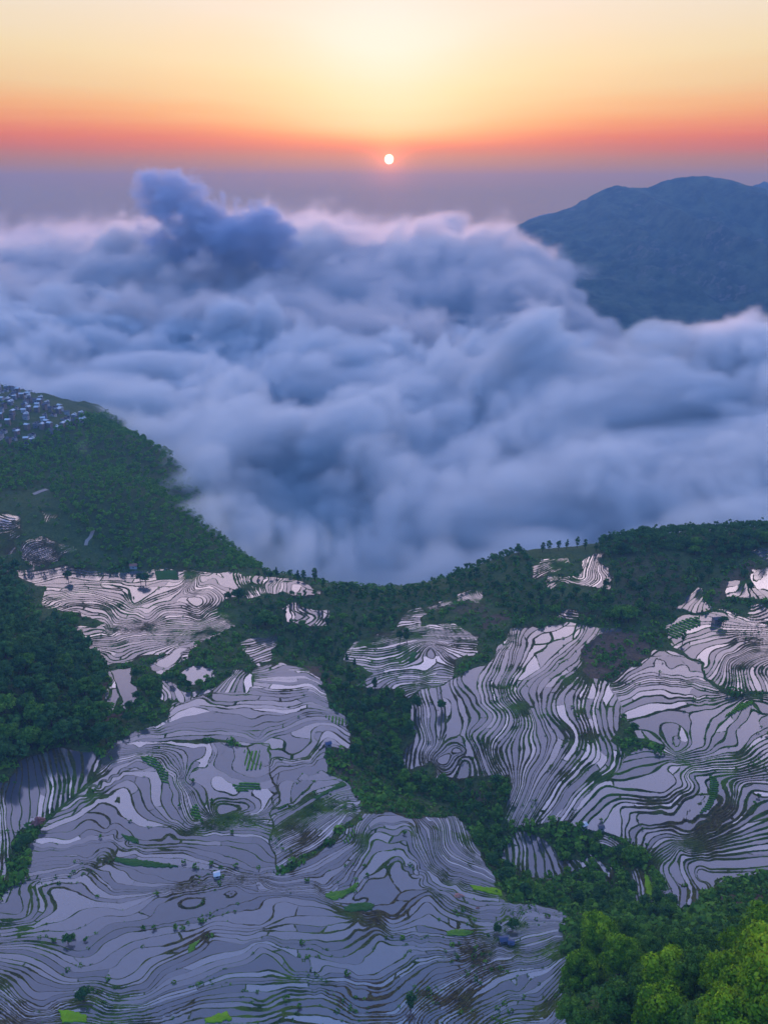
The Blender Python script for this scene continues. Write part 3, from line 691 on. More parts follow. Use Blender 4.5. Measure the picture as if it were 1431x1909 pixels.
def terrain_material():
    m, t, out = new_mat('terraced_land')
    g = t.geo()
    pos = g.outputs['Position']
    phi = t.attr('phi')
    dl = t.m('DIVIDE', t.m('ABSOLUTE', t.m('SUBTRACT', phi, t.m('ROUND', phi))), t.attr('grad'))
    other = t.attr('other')
    wn2 = t.N.new('ShaderNodeTexWhiteNoise')
    wn2.noise_dimensions = '3D'
    cv2 = t.N.new('ShaderNodeCombineXYZ')
    t.link(t.m('ROUND', phi), cv2.inputs[0])
    t.link(t.m('ROUND', t.attr('pid')), cv2.inputs[1])
    t.link(cv2.outputs[0], wn2.inputs['Vector'])
    # every bund has its own width, and widens here and there into a grassy bank
    hwf = t.m('ADD', t.m('MULTIPLY', wn2.outputs['Value'], 0.7), t.m('ADD', 0.3, t.m('MULTIPLY', t.mr(t.noise(0.035, 4, 0.65, pos), 0.47, 0.7), 1.9)))
    edge = t.m('MINIMUM', t.m('SUBTRACT', t.m('MINIMUM', dl, other), t.m('MULTIPLY', t.attr('hw'), hwf)), other)
    wn = t.N.new('ShaderNodeTexWhiteNoise')
    wn.noise_dimensions = '3D'
    cv = t.N.new('ShaderNodeCombineXYZ')
    t.link(t.m('FLOOR', phi), cv.inputs[0])
    t.link(t.m('ROUND', t.attr('pid')), cv.inputs[1])
    t.link(t.m('ROUND', t.attr('cell')), cv.inputs[2])
    t.link(cv.outputs[0], wn.inputs['Vector'])
    pr = wn.outputs['Value']
    br = t.attr('brown')
    # bank and scrub
    n1 = t.noise(0.09, 5, 0.6, pos)
    n2_ = t.noise(0.5, 4, 0.6, pos)
    n3_ = t.noise(0.02, 3, 0.5, pos)
    green = t.mix(t.mr(n1, 0.35, 0.65), (0.012, 0.032, 0.010), (0.06, 0.115, 0.018))
    dry = t.mix(t.mr(n2_, 0.3, 0.7), (0.022, 0.02, 0.012), (0.08, 0.065, 0.026))
    bank = t.mix(t.mr(n3_, 0.42, 0.62), green, dry)
    bank = t.mix(t.m('MULTIPLY', t.mr(n2_, 0.56, 0.75), 0.5), bank, (0.06, 0.10, 0.018))
    scrub = t.mix(t.mr(n2_, 0.3, 0.7), (0.026, 0.046, 0.018), (0.085, 0.115, 0.034))
    earth = t.mix(t.mr(n2_, 0.3, 0.7), (0.06, 0.04, 0.034), (0.14, 0.085, 0.06))
    bank = t.mix(t.mr(edge, -1.0, -4.0), bank, scrub)
    bank = t.mix(t.m('MULTIPLY', br, 0.85), bank, earth)
    bb = t.N.new('ShaderNodeBsdfPrincipled')
    t.link(bank, bb.inputs['Base Color'])
    bb.inputs['Roughness'].default_value = 0.95
    bb.inputs['Specular IOR Level'].default_value = 0.1
    bmp = t.N.new('ShaderNodeBump')
    bmp.inputs['Strength'].default_value = 0.9
    bmp.inputs['Distance'].default_value = 0.6
    t.link(t.noise(0.8, 5, 0.7, pos), bmp.inputs['Height'])
    t.link(bmp.outputs[0], bb.inputs['Normal'])
    # flooded paddy: muddy water, level surface
    wc = t.ramp(pr, [(0, (0.085, 0.08, 0.09)), (0.35, (0.06, 0.06, 0.075)), (0.6, (0.10, 0.09, 0.10)), (0.85, (0.07, 0.068, 0.08)), (0.93, (0.09, 0.085, 0.095)), (1, (0.16, 0.15, 0.16))])
    wc = t.mix(t.m('MULTIPLY', t.mr(t.noise(0.35, 6, 0.7, pos), 0.5, 0.75), 0.35), wc, (0.07, 0.06, 0.05))
    weeds = t.m('MULTIPLY', t.mr(t.noise(1.1, 4, 0.75, pos), 0.52, 0.6), t.mr(t.noise(0.013, 3, 0.6, pos), 0.56, 0.66))
    wc = t.mix(t.m('MULTIPLY', weeds, 0.7), wc, (0.05, 0.06, 0.03))
    wb = t.N.new('ShaderNodeBsdfPrincipled')
    t.link(wc, wb.inputs['Base Color'])
    wb.inputs['Roughness'].default_value = 0.12
    wb.inputs['IOR'].default_value = 1.33
    t.link(t.mr(pr, 0, 1, 0.07, 0.2), wb.inputs['Roughness'])
    wb.inputs['Specular IOR Level'].default_value = 0.2
    nb = t.N.new('ShaderNodeBump')
    nb.inputs['Strength'].default_value = 0.06
    nb.inputs['Distance'].default_value = 0.1
    t.link(t.noise(2.5, 3, 0.6, pos), nb.inputs['Height'])
    up = t.N.new('ShaderNodeCombineXYZ')
    up.inputs[2].default_value = 1
    t.link(up.outputs[0], nb.inputs['Normal'])
    t.link(nb.outputs[0], wb.inputs['Normal'])
    wet = t.mr(t.m('ADD', edge, t.m('MULTIPLY', t.m('SUBTRACT', t.noise(0.6, 4, 0.7, pos), 0.5), 0.9)), -0.06, 0.1)
    gl = t.N.new('ShaderNodeBsdfGlossy')
    gl.inputs['Color'].default_value = (0.95, 0.95, 1, 1)
    t.link(t.mr(pr, 0, 1, 0.05, 0.16), gl.inputs['Roughness'])
    t.link(nb.outputs[0], gl.inputs['Normal'])
    fr = t.N.new('ShaderNodeFresnel')
    fr.inputs['IOR'].default_value = 2.1
    t.link(up.outputs[0], fr.inputs['Normal'])
    wb2 = t.N.new('ShaderNodeMixShader')
    t.link(t.m('MULTIPLY', fr.outputs[0], t.mr(t.m('POWER', pr, 3.0), 0, 1, 0.72, 2.2)), wb2.inputs[0])
    t.link(wb.outputs[0], wb2.inputs[1])
    t.link(gl.outputs[0], wb2.inputs[2])
    wb = wb2
    mx = t.N.new('ShaderNodeMixShader')
    t.link(wet, mx.inputs[0])
    t.link(bb.outputs[0], mx.inputs[1])
    t.link(wb.outputs[0], mx.inputs[2])
    t.link(mx.outputs[0], out.inputs[0])
    return m


TERR = terrain_material()
me = grid_mesh('terrain', X, Y, Z, {'other': other, 'phi': phia, 'grad': grad_a, 'hw': hwa, 'pid': pid, 'cell': prand, 'brown': brown}, TERR)
link('terrain', me, kind='structure', label='terraced hillsides stepped with flooded rice paddies and grassy banks')
print('terrain', X.shape, X.size)


# ------------------------------------------------------------------ ground look-up
def height(x, y):
    x, y = np.asarray(x, float), np.asarray(y, float)
    i = np.clip(np.interp(y, yy, np.arange(len(yy))), 0, len(yy) - 1.001)
    w_ = 30 + np.hypot(y, 0.35 * HC) * 0.98
    j = np.clip(np.interp(x / w_, uu, np.arange(len(uu))), 0, len(uu) - 1.001)
    a, b = i.astype(int), j.astype(int)
    fa, fb = i - a, j - b
    return (Z[a, b] * (1 - fa) + Z[a + 1, b] * fa) * (1 - fb) + (Z[a, b + 1] * (1 - fa) + Z[a + 1, b + 1] * fa) * fb


_tt = np.linspace(150, 2600, 1600)


def hit(px, py):
    d = ray(px, py)
    d = d / np.linalg.norm(d)
    x, y, z = d[0] * _tt, d[1] * _tt, HC + d[2] * _tt
    below = z < height(x, y)
    k = int(np.argmax(below)) if below.any() else len(_tt) - 1
    return np.array([x[k], y[k], float(height(x[k], y[k]))])


# ------------------------------------------------------------------ valley floor out to the horizon
def hill_material():
    m, t, out = new_mat('hazy_forest_slope')
    g = t.geo()
    pos = g.outputs['Position']
    b = t.N.new('ShaderNodeBsdfPrincipled')
    c = t.mix(t.mr(t.noise(0.012, 6, 0.65, pos), 0.38, 0.62), (0.016, 0.036, 0.02), (0.075, 0.10, 0.05))
    fields = t.m('MULTIPLY', t.mr(t.noise(0.004, 4, 0.6, pos), 0.55, 0.62), t.mr(t.noise(0.03, 3, 0.6, pos), 0.5, 0.6))
    c = t.mix(t.m('MULTIPLY', fields, 0.65), c, (0.16, 0.13, 0.11))
    t.link(c, b.inputs['Base Color'])
    b.inputs['Roughness'].default_value = 0.95
    b.inputs['Specular IOR Level'].default_value = 0.1
    bp = t.N.new('ShaderNodeBump')
    bp.inputs['Strength'].default_value = 1.0
    bp.inputs['Distance'].default_value = 9
    t.link(t.noise(0.05, 5, 0.65, pos), bp.inputs['Height'])
    t.link(bp.outputs[0], b.inputs['Normal'])
    t.link(b.outputs[0], out.inputs[0])
    return m


HILL = hill_material()
gx, gy = np.meshgrid(np.concatenate([np.linspace(-5900, -3000, 14), np.linspace(-2900, 2900, 60), np.linspace(3000, 5900, 14)]), np.concatenate([np.linspace(-1200, 1900, 20), np.linspace(2000, 7400, 40)]), indexing='xy')
inner = (np.abs(gx) < 2600) & (gy < 2400) & (gy > -200)
gz = -215 + 25 * fbm(gx / 900, gy / 900, 2) + np.where(inner, -150, 0)
link('valley_ground', grid_mesh('valley_ground', gx, gy, gz, {}, HILL), kind='structure', label='valley floor hidden under the clouds')


def mountain(name, pts, yr, front, back, label, nx=420, ny=260, amp=1.0, foot=-230):
    """pts: skyline (photo px,py) placed at distance yr; slopes fall to the foot `front` metres nearer and `back` metres farther"""
    R = np.array([at_y(px, py, yr) for px, py in pts])
    xs = np.linspace(R[0, 0], R[-1, 0], nx)
    ridge = np.interp(xs, R[:, 0], R[:, 2])
    ys = np.linspace(yr - front, yr + back, ny)
    XX, YY = np.meshgrid(xs, ys, indexing='xy')
    bend = 260 * n2(XX / 1500, XX * 0 + 3.3, 2)
    v = (YY - yr - bend)
    s_ = np.where(v < 0, 1 + v / (front * 0.92), 1 - v / (back * 0.9))
    s_ = np.clip(s_, 0, 1)
    prof = s_ ** 1.15
    wob = XX + 300 * n2(XX / 900, YY / 900, 5) + 0.35 * (YY - yr)
    spur = (1 - np.abs(n2(wob / 420, YY / 2600, 1))) - 0.6
    spur2 = (1 - np.abs(n2(wob / 170, YY / 900, 4))) - 0.6
    mid = np.clip(4 * s_ * (1 - s_), 0, 1)
    ZZ = foot + (ridge[None, :] - foot) * prof + amp * mid * (190 * spur + 95 * spur2) + amp * (0.35 + mid) * 12 * fbm(XX / 120, YY / 120, 3, 5, 0.6)
    ends = np.minimum(1, np.minimum(np.arange(nx), np.arange(nx)[::-1]) / 12.0)
    ZZ = foot + (ZZ - foot) * ends[None, :]
    # the crest must stay on the photographed skyline seen from the drone
    link(name, grid_mesh(name, XX, YY, ZZ, {}, HILL), kind='structure', label=label)


mountain('mountain', [(820, 560), (900, 470), (960, 430), (1000, 412), (1050, 398), (1095, 380), (1120, 364), (1150, 350), (1168, 345), (1190, 350), (1225, 348), (1262, 334), (1290, 328), (1330, 327), (1375, 334), (1400, 343), (1431, 351), (1520, 372), (1640, 400), (1900, 440), (2300, 520)],
         4600, 2100, 2500, 'broad blue forested mountain rising out of the clouds', 620, 320)
mountain('distant_hill', [(800, 470), (870, 445), (900, 432), (930, 430), (960, 436), (990, 412), (1015, 402), (1040, 398), (1075, 410), (1150, 440)], 6600, 900, 700, 'low far ridge behind the cloud tops', 160, 90, 0.6)
mountain('distant_hill', [(1340, 380), (1400, 350), (1431, 338), (1500, 334), (1600, 350), (1700, 390)], 6700, 500, 300, 'pale far ridge behind the big mountain', 120, 60, 0.6)


# ------------------------------------------------------------------ trees
def leaf_material(name, dark, mid, light, trans=0.25):
    m, t, out = new_mat(name)
    oi = t.N.new('ShaderNodeObjectInfo')
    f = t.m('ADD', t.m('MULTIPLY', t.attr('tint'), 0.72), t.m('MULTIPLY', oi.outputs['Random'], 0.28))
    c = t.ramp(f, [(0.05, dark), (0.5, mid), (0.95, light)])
    d = t.N.new('ShaderNodeBsdfDiffuse')
    t.link(c, d.inputs[0])
    tr = t.N.new('ShaderNodeBsdfTranslucent')
    t.link(c, tr.inputs[0])
    mx = t.N.new('ShaderNodeMixShader')
    mx.inputs[0].default_value = trans
    t.link(d.outputs[0], mx.inputs[1])
    t.link(tr.outputs[0], mx.inputs[2])
    t.link(mx.outputs[0], out.inputs[0])
    return m


LEAF = leaf_material('tree_leaves', (0.02, 0.06, 0.018), (0.075, 0.18, 0.03), (0.17, 0.32, 0.04))
LEAF_BRIGHT = leaf_material('young_leaves', (0.02, 0.06, 0.01), (0.11, 0.25, 0.014), (0.34, 0.52, 0.025), 0.3)
LEAF_DARK = leaf_material('dark_leaves', (0.014, 0.045, 0.02), (0.05, 0.13, 0.04), (0.11, 0.23, 0.05))
LEAF_PINK = leaf_material('blossom', (0.12, 0.05, 0.05), (0.3, 0.12, 0.11), (0.5, 0.25, 0.22))
BARK = diffuse_mat('bark', (0.06, 0.045, 0.035), 0.95, 0.3, 2)


def crown_arrays(r, h, base, clumps, per, leaf, style, g):
    """leaf quads: (n,4,3) corners and per-leaf tint"""
    cs = []
    while len(cs) < clumps:
        u = g.uniform(-1, 1, 3)
        q = np.linalg.norm(u)
        if q > 1 or q < 0.45:
            continue
        if style == 'dome' and u[2] < -0.55:
            continue
        if style == 'cone':
            zf = (u[2] + 1) / 2
            k = (1 - zf) ** 0.8 * 1.1 + 0.12
            u = np.array([u[0] * k, u[1] * k, u[2]])
        cs.append(u)
    cs = np.array(cs)
    C = cs * np.array([r, r, h / 2]) * 0.78 + np.array([0, 0, base + h / 2])
    cr = r * g.uniform(0.2, 0.42, clumps) * (0.8 if clumps > 60 else 1) * (0.75 if style == 'cone' else 1)
    tn = g.random(clumps)
    v = g.normal(size=(clumps, per, 3))
    v /= np.linalg.norm(v, axis=2, keepdims=True)
    v[..., 2] = np.where(v[..., 2] < -0.35, -v[..., 2], v[..., 2])
    rad = cr[:, None, None] * (0.65 + 0.45 * g.random((clumps, per, 1)))
    p = C[:, None, :] + v * rad * np.array([1, 1, 0.8])
    nrm = v + 0.55 * g.normal(size=v.shape)
    nrm /= np.linalg.norm(nrm, axis=2, keepdims=True)
    a = np.cross(nrm, g.normal(size=v.shape))
    a /= np.linalg.norm(a, axis=2, keepdims=True) + 1e-9
    b = np.cross(nrm, a)
    s_ = leaf * (0.6 + 0.8 * g.random((clumps, per, 1)))
    a, b = a * s_, b * s_ * 0.7
    q = np.stack([p - a, p - b * 0.9, p + a, p + b], 2).reshape(-1, 4, 3)
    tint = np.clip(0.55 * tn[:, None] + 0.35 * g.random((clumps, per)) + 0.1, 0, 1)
    # leaf tint gets lighter towards the top of each clump
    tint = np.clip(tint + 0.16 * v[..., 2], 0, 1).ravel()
    return q, tint


def quads_mesh(name, q, tint, mat):
    n = len(q)
    return raw_mesh(name, q.reshape(-1, 3), np.arange(4 * n).reshape(n, 4), None, mat, False, {'tint': tint})


def tube(path, rads, k=6):
    path = np.array(path, float)
    vs, fs = [], []
    for i, (p, r) in enumerate(zip(path, rads)):
        d = path[min(i + 1, len(path) - 1)] - path[max(i - 1, 0)]
        d /= np.linalg.norm(d)
        a = np.cross(d, [0.3, 1, 0.1])
        a /= np.linalg.norm(a)
        b = np.cross(d, a)
        for j in range(k):
            an = 2 * math.pi * j / k
            vs.append(p + r * (math.cos(an) * a + math.sin(an) * b))
    for i in range(len(path) - 1):
        for j in range(k):
            fs.append((i * k + j, i * k + (j + 1) % k, (i + 1) * k + (j + 1) % k, (i + 1) * k + j))
    return vs, fs


def trunk_mesh(name, h, r, top, g):
    V, Fc = [], []
    def add(p, rr):
        v, f = tube(p, rr)
        o = len(V)
        V.extend(v)
        Fc.extend([tuple(o + i for i in q) for q in f])
    lean = g.uniform(-0.04, 0.04, 2) * top
    add([(0, 0, -1.5), (0, 0, 0.2), (lean[0] * 0.5, lean[1] * 0.5, top * 0.5), (lean[0], lean[1], top * 0.92)], [r * 1.5, r * 1.15, r * 0.75, r * 0.2])
    for k in range(5):
        a = 2 * math.pi * (k + g.random() * 0.6) / 5
        z0 = top * g.uniform(0.35, 0.6)
        L = h * g.uniform(0.25, 0.4)
        add([(lean[0] * 0.4, lean[1] * 0.4, z0), (math.cos(a) * L * 0.5, math.sin(a) * L * 0.5, z0 + L * 0.35), (math.cos(a) * L, math.sin(a) * L, z0 + L * 0.8)], [r * 0.5, r * 0.32, r * 0.08])
    return raw_mesh(name, np.array(V), np.array(Fc), None, BARK, True)


PROTO = {}
gt = np.random.default_rng(21)
for kind, n, (r, h, base, clumps, per, leaf, style), mat in [
        ('broad', 4, (4.6, 6.5, 2.6, 34, 60, 0.42, 'dome'), LEAF),
        ('dark', 4, (4.2, 7.5, 2.2, 34, 60, 0.42, 'dome'), LEAF_DARK),
        ('tall', 3, (2.9, 10.0, 2.4, 30, 52, 0.38, 'ball'), LEAF_DARK),
        ('cone', 3, (2.7, 11.0, 1.6, 34, 48, 0.36, 'cone'), LEAF_DARK),
        ('lush', 4, (4.8, 8.0, 2.0, 75, 170, 0.23, 'dome'), LEAF_BRIGHT),
        ('lushdark', 3, (4.8, 8.0, 2.0, 75, 170, 0.23, 'dome'), LEAF),
        ('shrub', 3, (1.6, 2.0, 0.1, 10, 34, 0.24, 'dome'), LEAF),
        ('blossom', 1, (2.6, 4.0, 1.4, 18, 60, 0.26, 'dome'), LEAF_PINK)]:
    PROTO[kind] = []
    for k in range(n):
        q, tn = crown_arrays(r * gt.uniform(0.9, 1.1), h * gt.uniform(0.9, 1.1), base, clumps, per, leaf, style, gt)
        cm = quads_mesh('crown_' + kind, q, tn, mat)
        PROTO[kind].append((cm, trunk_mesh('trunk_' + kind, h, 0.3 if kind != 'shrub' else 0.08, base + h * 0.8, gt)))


def tree(name, kind, p, size, label, group=None, cat='tree', sq=1.0):
    cm, tm = PROTO[kind][int(gt.integers(len(PROTO[kind])))]
    e = link(name, None, loc=p, label=label, category=cat, group=group)
    e.rotation_euler = (gt.uniform(-.05, .05), gt.uniform(-.05, .05), gt.uniform(0, 6.28))
    k = size * gt.uniform(0.88, 1.12)
    e.scale = (k, k, k * sq * gt.uniform(0.88, 1.14))
    link('trunk' if kind != 'shrub' else 'stem', tm, e)
    link('crown' if kind != 'shrub' else 'foliage', cm, e)
    return e


MASS = {'m': [], 'd': [], 'b': []}


def mass_tree(p, size, dark, g=gt):
    """one tree of a wood that reads as a mass"""
    tall = g.random() < 0.25
    r, h = (3.0, 9.5) if tall else (4.4, 6.8)
    q, tn = crown_arrays(r * g.uniform(.8, 1.2), h * g.uniform(.8, 1.2), 0.6, 11, 20, 0.75, 'ball' if tall else 'dome', g)
    MASS[dark].append((q * size + np.asarray(p)[None, None, :], np.clip(tn * 0.75 + g.random() * 0.3, 0, 1)))


_vis = (PX > -900) & (PX < 2500) & (PY > 600) & (PY < 2050)
_vx, _vy, _vi = PX[_vis], PY[_vis], np.argwhere(_vis)
_ed = edge[_vis]


def scatter(poly, spacing, g, avoid=-1.6, maxn=4000):
    """points on the wild ground inside an outline, at least `spacing` metres apart"""
    pa = np.array(poly)
    m_ = (_vx > pa[:, 0].min()) & (_vx < pa[:, 0].max()) & (_vy > pa[:, 1].min()) & (_vy < pa[:, 1].max()) & (_ed < avoid)
    k = np.where(m_)[0]
    k = k[inside(poly, _vx[k], _vy[k])]
    g.shuffle(k)
    k = k[:60000]
    grid, out = {}, []
    for q in k:
        i, j = _vi[q]
        x, y = X[i, j], Y[i, j]
        c = (int(x // spacing), int(y // spacing))
        if any((x - a) ** 2 + (y - b) ** 2 < spacing ** 2 for u in (-1, 0, 1) for v in (-1, 0, 1) for a, b in grid.get((c[0] + u, c[1] + v), ())):
            continue
        grid.setdefault(c, []).append((x, y))
        out.append((x + g.uniform(-.3, .3) * spacing * .3, y + g.uniform(-.3, .3) * spacing * .3))
        if len(out) >= maxn:
            break
    return [(x, y, float(height(x, y))) for x, y in out]


# woods: outline, spacing, size, kinds for the individuals, how many individuals, label, group
WOODS = [
    (S(-60, 1040, 30, 1060, 45, 1120, 55, 1165, 120, 1165, 170, 1215, 190, 1250, 185, 1300, 200, 1385, 150, 1390, 90, 1395, 30, 1430, -60, 1440), 9.0, 1.55, ('dark', 'broad', 'dark', 'tall'), 62,
     'dark green leafy tree packed into the wooded spur at the left side', 'trees of the left wooded spur', 'd'),
    (S(605, 1285, 650, 1275, 740, 1290, 770, 1330, 765, 1390, 745, 1440, 790, 1455, 860, 1470, 920, 1460, 955, 1480, 935, 1540, 940, 1590, 950, 1660, 925, 1640, 885, 1560, 865, 1505, 760, 1475, 670, 1440, 650, 1380, 640, 1330), 8.2, 0.9, ('broad', 'dark', 'tall'), 75,
     'dark leafy tree crowding the central ravine between the paddies', 'trees of the central ravine', 'm'),
    (S(470, 1130, 520, 1110, 600, 1105, 640, 1095, 690, 1105, 760, 1100, 850, 1075, 880, 1085, 860, 1110, 790, 1135, 740, 1160, 700, 1185, 640, 1215, 680, 1240, 640, 1270, 600, 1270, 590, 1240, 480, 1215, 530, 1180, 545, 1160, 470, 1170), 9.0, 0.82, ('broad', 'dark', 'tall', 'cone'), 50,
     'dark tree in the woods behind the middle terraces', 'trees of the middle woods', 'd'),
    (S(850, 1070, 950, 1015, 985, 1040, 985, 1080, 1010, 1110, 1120, 1110, 1135, 1080, 1150, 1000, 1200, 990, 1250, 1010, 1330, 1035, 1400, 1010, 1431, 990, 1440, 1015, 1380, 1050, 1300, 1090, 1230, 1160, 1150, 1165, 1060, 1150, 960, 1150, 900, 1110), 10.5, 0.95, ('broad', 'dark', 'tall', 'dark'), 50,
     'dark tree on the wooded slope of the right ridge', 'trees of the right ridge', 'd'),
    (S(950, 1540, 1060, 1525, 1140, 1560, 1220, 1610, 1230, 1680, 1270, 1690, 1240, 1720, 1100, 1700, 1060, 1690, 990, 1680, 950, 1660), 8.0, 0.85, ('broad', 'dark'), 22,
     'leafy tree in the gully below the right hand paddies', 'trees of the lower gully', 'm'),
    (S(330, 1230, 370, 1195, 450, 1200, 450, 1250, 400, 1240, 380, 1280, 300, 1310, 265, 1360, 205, 1365, 230, 1320, 240, 1250, 290, 1240, 295, 1280, 330, 1270), 8.5, 0.72, ('broad', 'dark'), 16,
     'tree in the thicket beside the upper left ponds', 'trees of the upper left thicket', 'm'),
]
nind = 0
WOODS.append((S(1120, 1000, 1200, 985, 1300, 985, 1431, 970, 1500, 965, 1500, 1010, 1420, 1030, 1330, 1040, 1250, 1030, 1180, 1030, 1120, 1040), 7.5, 1.1, ('dark', 'tall', 'broad'), 26,
     '', 'trees of the ridge crest', 'd'))


def spot(px, py, box):
    a = (px - box[0]) / max(1, box[2] - box[0])
    b = (py - box[1]) / max(1, box[3] - box[1])
    v = 'upper' if b < .34 else ('middle' if b < .67 else 'lower')
    h = 'left' if a < .34 else ('centre' if a < .67 else 'right')
    return v + ' ' + h if (v, h) != ('middle', 'centre') else 'very centre'


for poly, sp, size, kinds, nmax, label, group, shade in WOODS:
    pts = scatter(poly, sp, gt)
    # the nearest show largest: they become individuals
    pts.sort(key=lambda p: p[1])
    pick = set(np.linspace(0, min(len(pts), int(nmax * 1.25)) - 1, min(nmax, len(pts))).astype(int).tolist()) if pts else set()
    for i, p in enumerate(pts):
        if i in pick:
            kd = kinds[int(gt.integers(len(kinds)))]
            qx, qy = to_pix(*p)
            bx = (max(0, min(q[0] for q in poly)), min(q[1] for q in poly), min(1431, max(q[0] for q in poly)), max(q[1] for q in poly))
            look = {'dark': 'dark rounded', 'broad': 'green spreading', 'tall': 'tall dark', 'cone': 'pointed dark'}[kd]
            tree('broadleaf_tree', kd, p, size, '%s tree in the %s of the %s' % (look, spot(qx, qy, bx), group.replace('trees of the ', '') + ' wood'), '%s %s' % (look, group))
            nind += 1
        else:
            mass_tree(p, size, shade)
# trees standing up along the skyline of the terraces
for k, (px, py, s_) in enumerate([(482, 1078, .8), (494, 1074, .85), (505, 1080, .8), (516, 1078, .9), (527, 1068, 1.0), (541, 1078, .9), (556, 1083, 1.0), (566, 1085, 1.05), (587, 1085, 1.15), (602, 1100, 1.15), (640, 1110, 1.0), (655, 1105, 1.0), (672, 1112, .9), (700, 1118, 1.0), (735, 1115, .9), (760, 1118, .9), (775, 1110, 1.0), (800, 1105, .9),
                                 (875, 1085, 1.0), (886, 1080, 1.1), (965, 1035, 1.1), (1010, 1030, 1.0), (1022, 1028, 1.05), (1040, 1026, 1.0), (1055, 1024, 1.0), (1075, 1022, .9), (1090, 1025, 1.0), (1110, 1028, .9), (1328, 1018, 1.3), (1345, 1022, 1.3)]):
    tree('slender_tree', ('cone', 'tall', 'tall')[k % 3], hit(px, py), s_, ('slender dark tree above the %s, on the skyline' % ('upper left ponds' if px < 540 else 'left end of the stepped ponds' if px < 610 else 'middle woods' if px < 700 else 'ravine head' if px < 780 else 'middle terraces peak' if px < 900 else 'small bright ridge terraces' if px < 1200 else 'right ridge field')), 'trees along the terrace edge')
BIG = [(1150, 1030, 1.25, 'dark', 'dark clump tree on the ridge beside the small bright terraces'), (1160, 1034, 1.1, 'dark', 'second dark tree of the pair above the bright ridge terraces'), (1195, 1002, 1.5, 'dark', 'round dark tree half wrapped in mist on the ridge top'),
       (1127, 1008, 1.3, 'dark', 'misty dark tree to the left of the round ridge top tree'), (1216, 985, .7, 'tall', 'thin pale tree fading into the cloud above the ridge'), (1215, 1028, 1.5, 'tall', 'tall dark tree next to the small green ridge field'),
       (1385, 1015, 1.8, 'dark', 'large spreading dark tree on the right end of the ridge'), (1405, 1012, 1.5, 'dark', 'bushy tree behind the large spreading ridge tree'), (1425, 1010, 1.4, 'broad', 'tree cut by the right picture edge on the ridge'),
       (1365, 1022, 1.3, 'tall', 'upright tree left of the large spreading ridge tree'), (1153, 1160, 1.7, 'broad', 'tall leafy tree at the foot of the right ridge slope'), (1170, 1162, 1.6, 'broad', 'leafy tree beside the tallest one at the ridge foot'), (1135, 1158, 1.4, 'broad', 'smaller leafy tree left of the ridge foot pair'),
       (128, 1082, 1.2, 'dark', 'lone dark tree between two bright ponds in the upper left'), (272, 1090, 1.4, 'dark', 'dark round tree beside the green field by the upper ponds'), (263, 1087, 1.1, 'dark', 'small dark tree at the edge of the upper left ponds'),
       (495, 1165, 1.6, 'broad', 'large dark tree left of the small stepped ponds'), (480, 1172, 1.3, 'dark', 'dark tree under the large one beside the small stepped ponds'), (508, 1172, 1.3, 'broad', 'full tree touching the small stepped ponds'), (445, 1128, 1.5, 'dark', 'bushy dark tree above the curved bright paddies'), (425, 1120, 1.0, 'dark', 'dark bush like tree left of the bushy tree above the paddies'),
       (130, 1160, 1.3, 'broad', 'loose green tree on the grassy strip above the dark spur'), (140, 1170, 1.2, 'broad', 'green tree next to the loose one above the dark spur'), (275, 1290, 1.5, 'broad', 'yellow green tree beside the two bent ponds'),
       (758, 1200, 1.3, 'tall', 'tall dark tree standing in the middle terraces'), (745, 1195, .9, 'dark', 'low dark tree beside the tall one in the middle terraces'), (776, 1325, 1.2, 'dark', 'dark tree at the left rim of the striped terraces'), (822, 1325, .9, 'dark', 'rounded tree inside the striped terraces'),
       (1271, 1200, 1.0, 'tall', 'dark narrow tree below the striped green field'), (1347, 1165, 1.0, 'dark', 'tree beside the dark roofed hut'), (1397, 1105, .8, 'dark', 'tree on top of the small round knoll'), (1385, 1078, .9, 'dark', 'tree behind the small round knoll'),
       (50, 1575, .95, 'dark', 'dark tree among the narrow terraces at the left edge'), (38, 1590, .8, 'dark', 'dark tree below its twin among the left edge terraces'), (128, 1762, .62, 'dark', 'small round tree at the corner of the large front pond'), (157, 1868, .7, 'dark', 'small dark tree on a bank near the bottom left'),
       (765, 1885, .9, 'tall', 'narrow dark tree by the bottom edge terraces'), (1170, 1610, 1.3, 'broad', 'full green tree between the lower gully terraces'), (1155, 1600, 1.0, 'dark', 'dark tree left of the full green gully tree'), (1180, 1365, .9, 'dark', 'dark tree on the thicket between the right ponds'), (925, 1740, .6, 'dark', 'small tree by the blue roofed sheds'), (955, 1735, .7, 'dark', 'dark bush like tree right of the blue roofed sheds')]
for px, py, s_, kd, lb in BIG:
    tree('tree', kd, hit(px, py), s_ * 0.92, lb)
tree('blossom_tree', 'blossom', hit(75, 1545), 1.3, 'pinkish blossoming tree among the narrow left terraces')
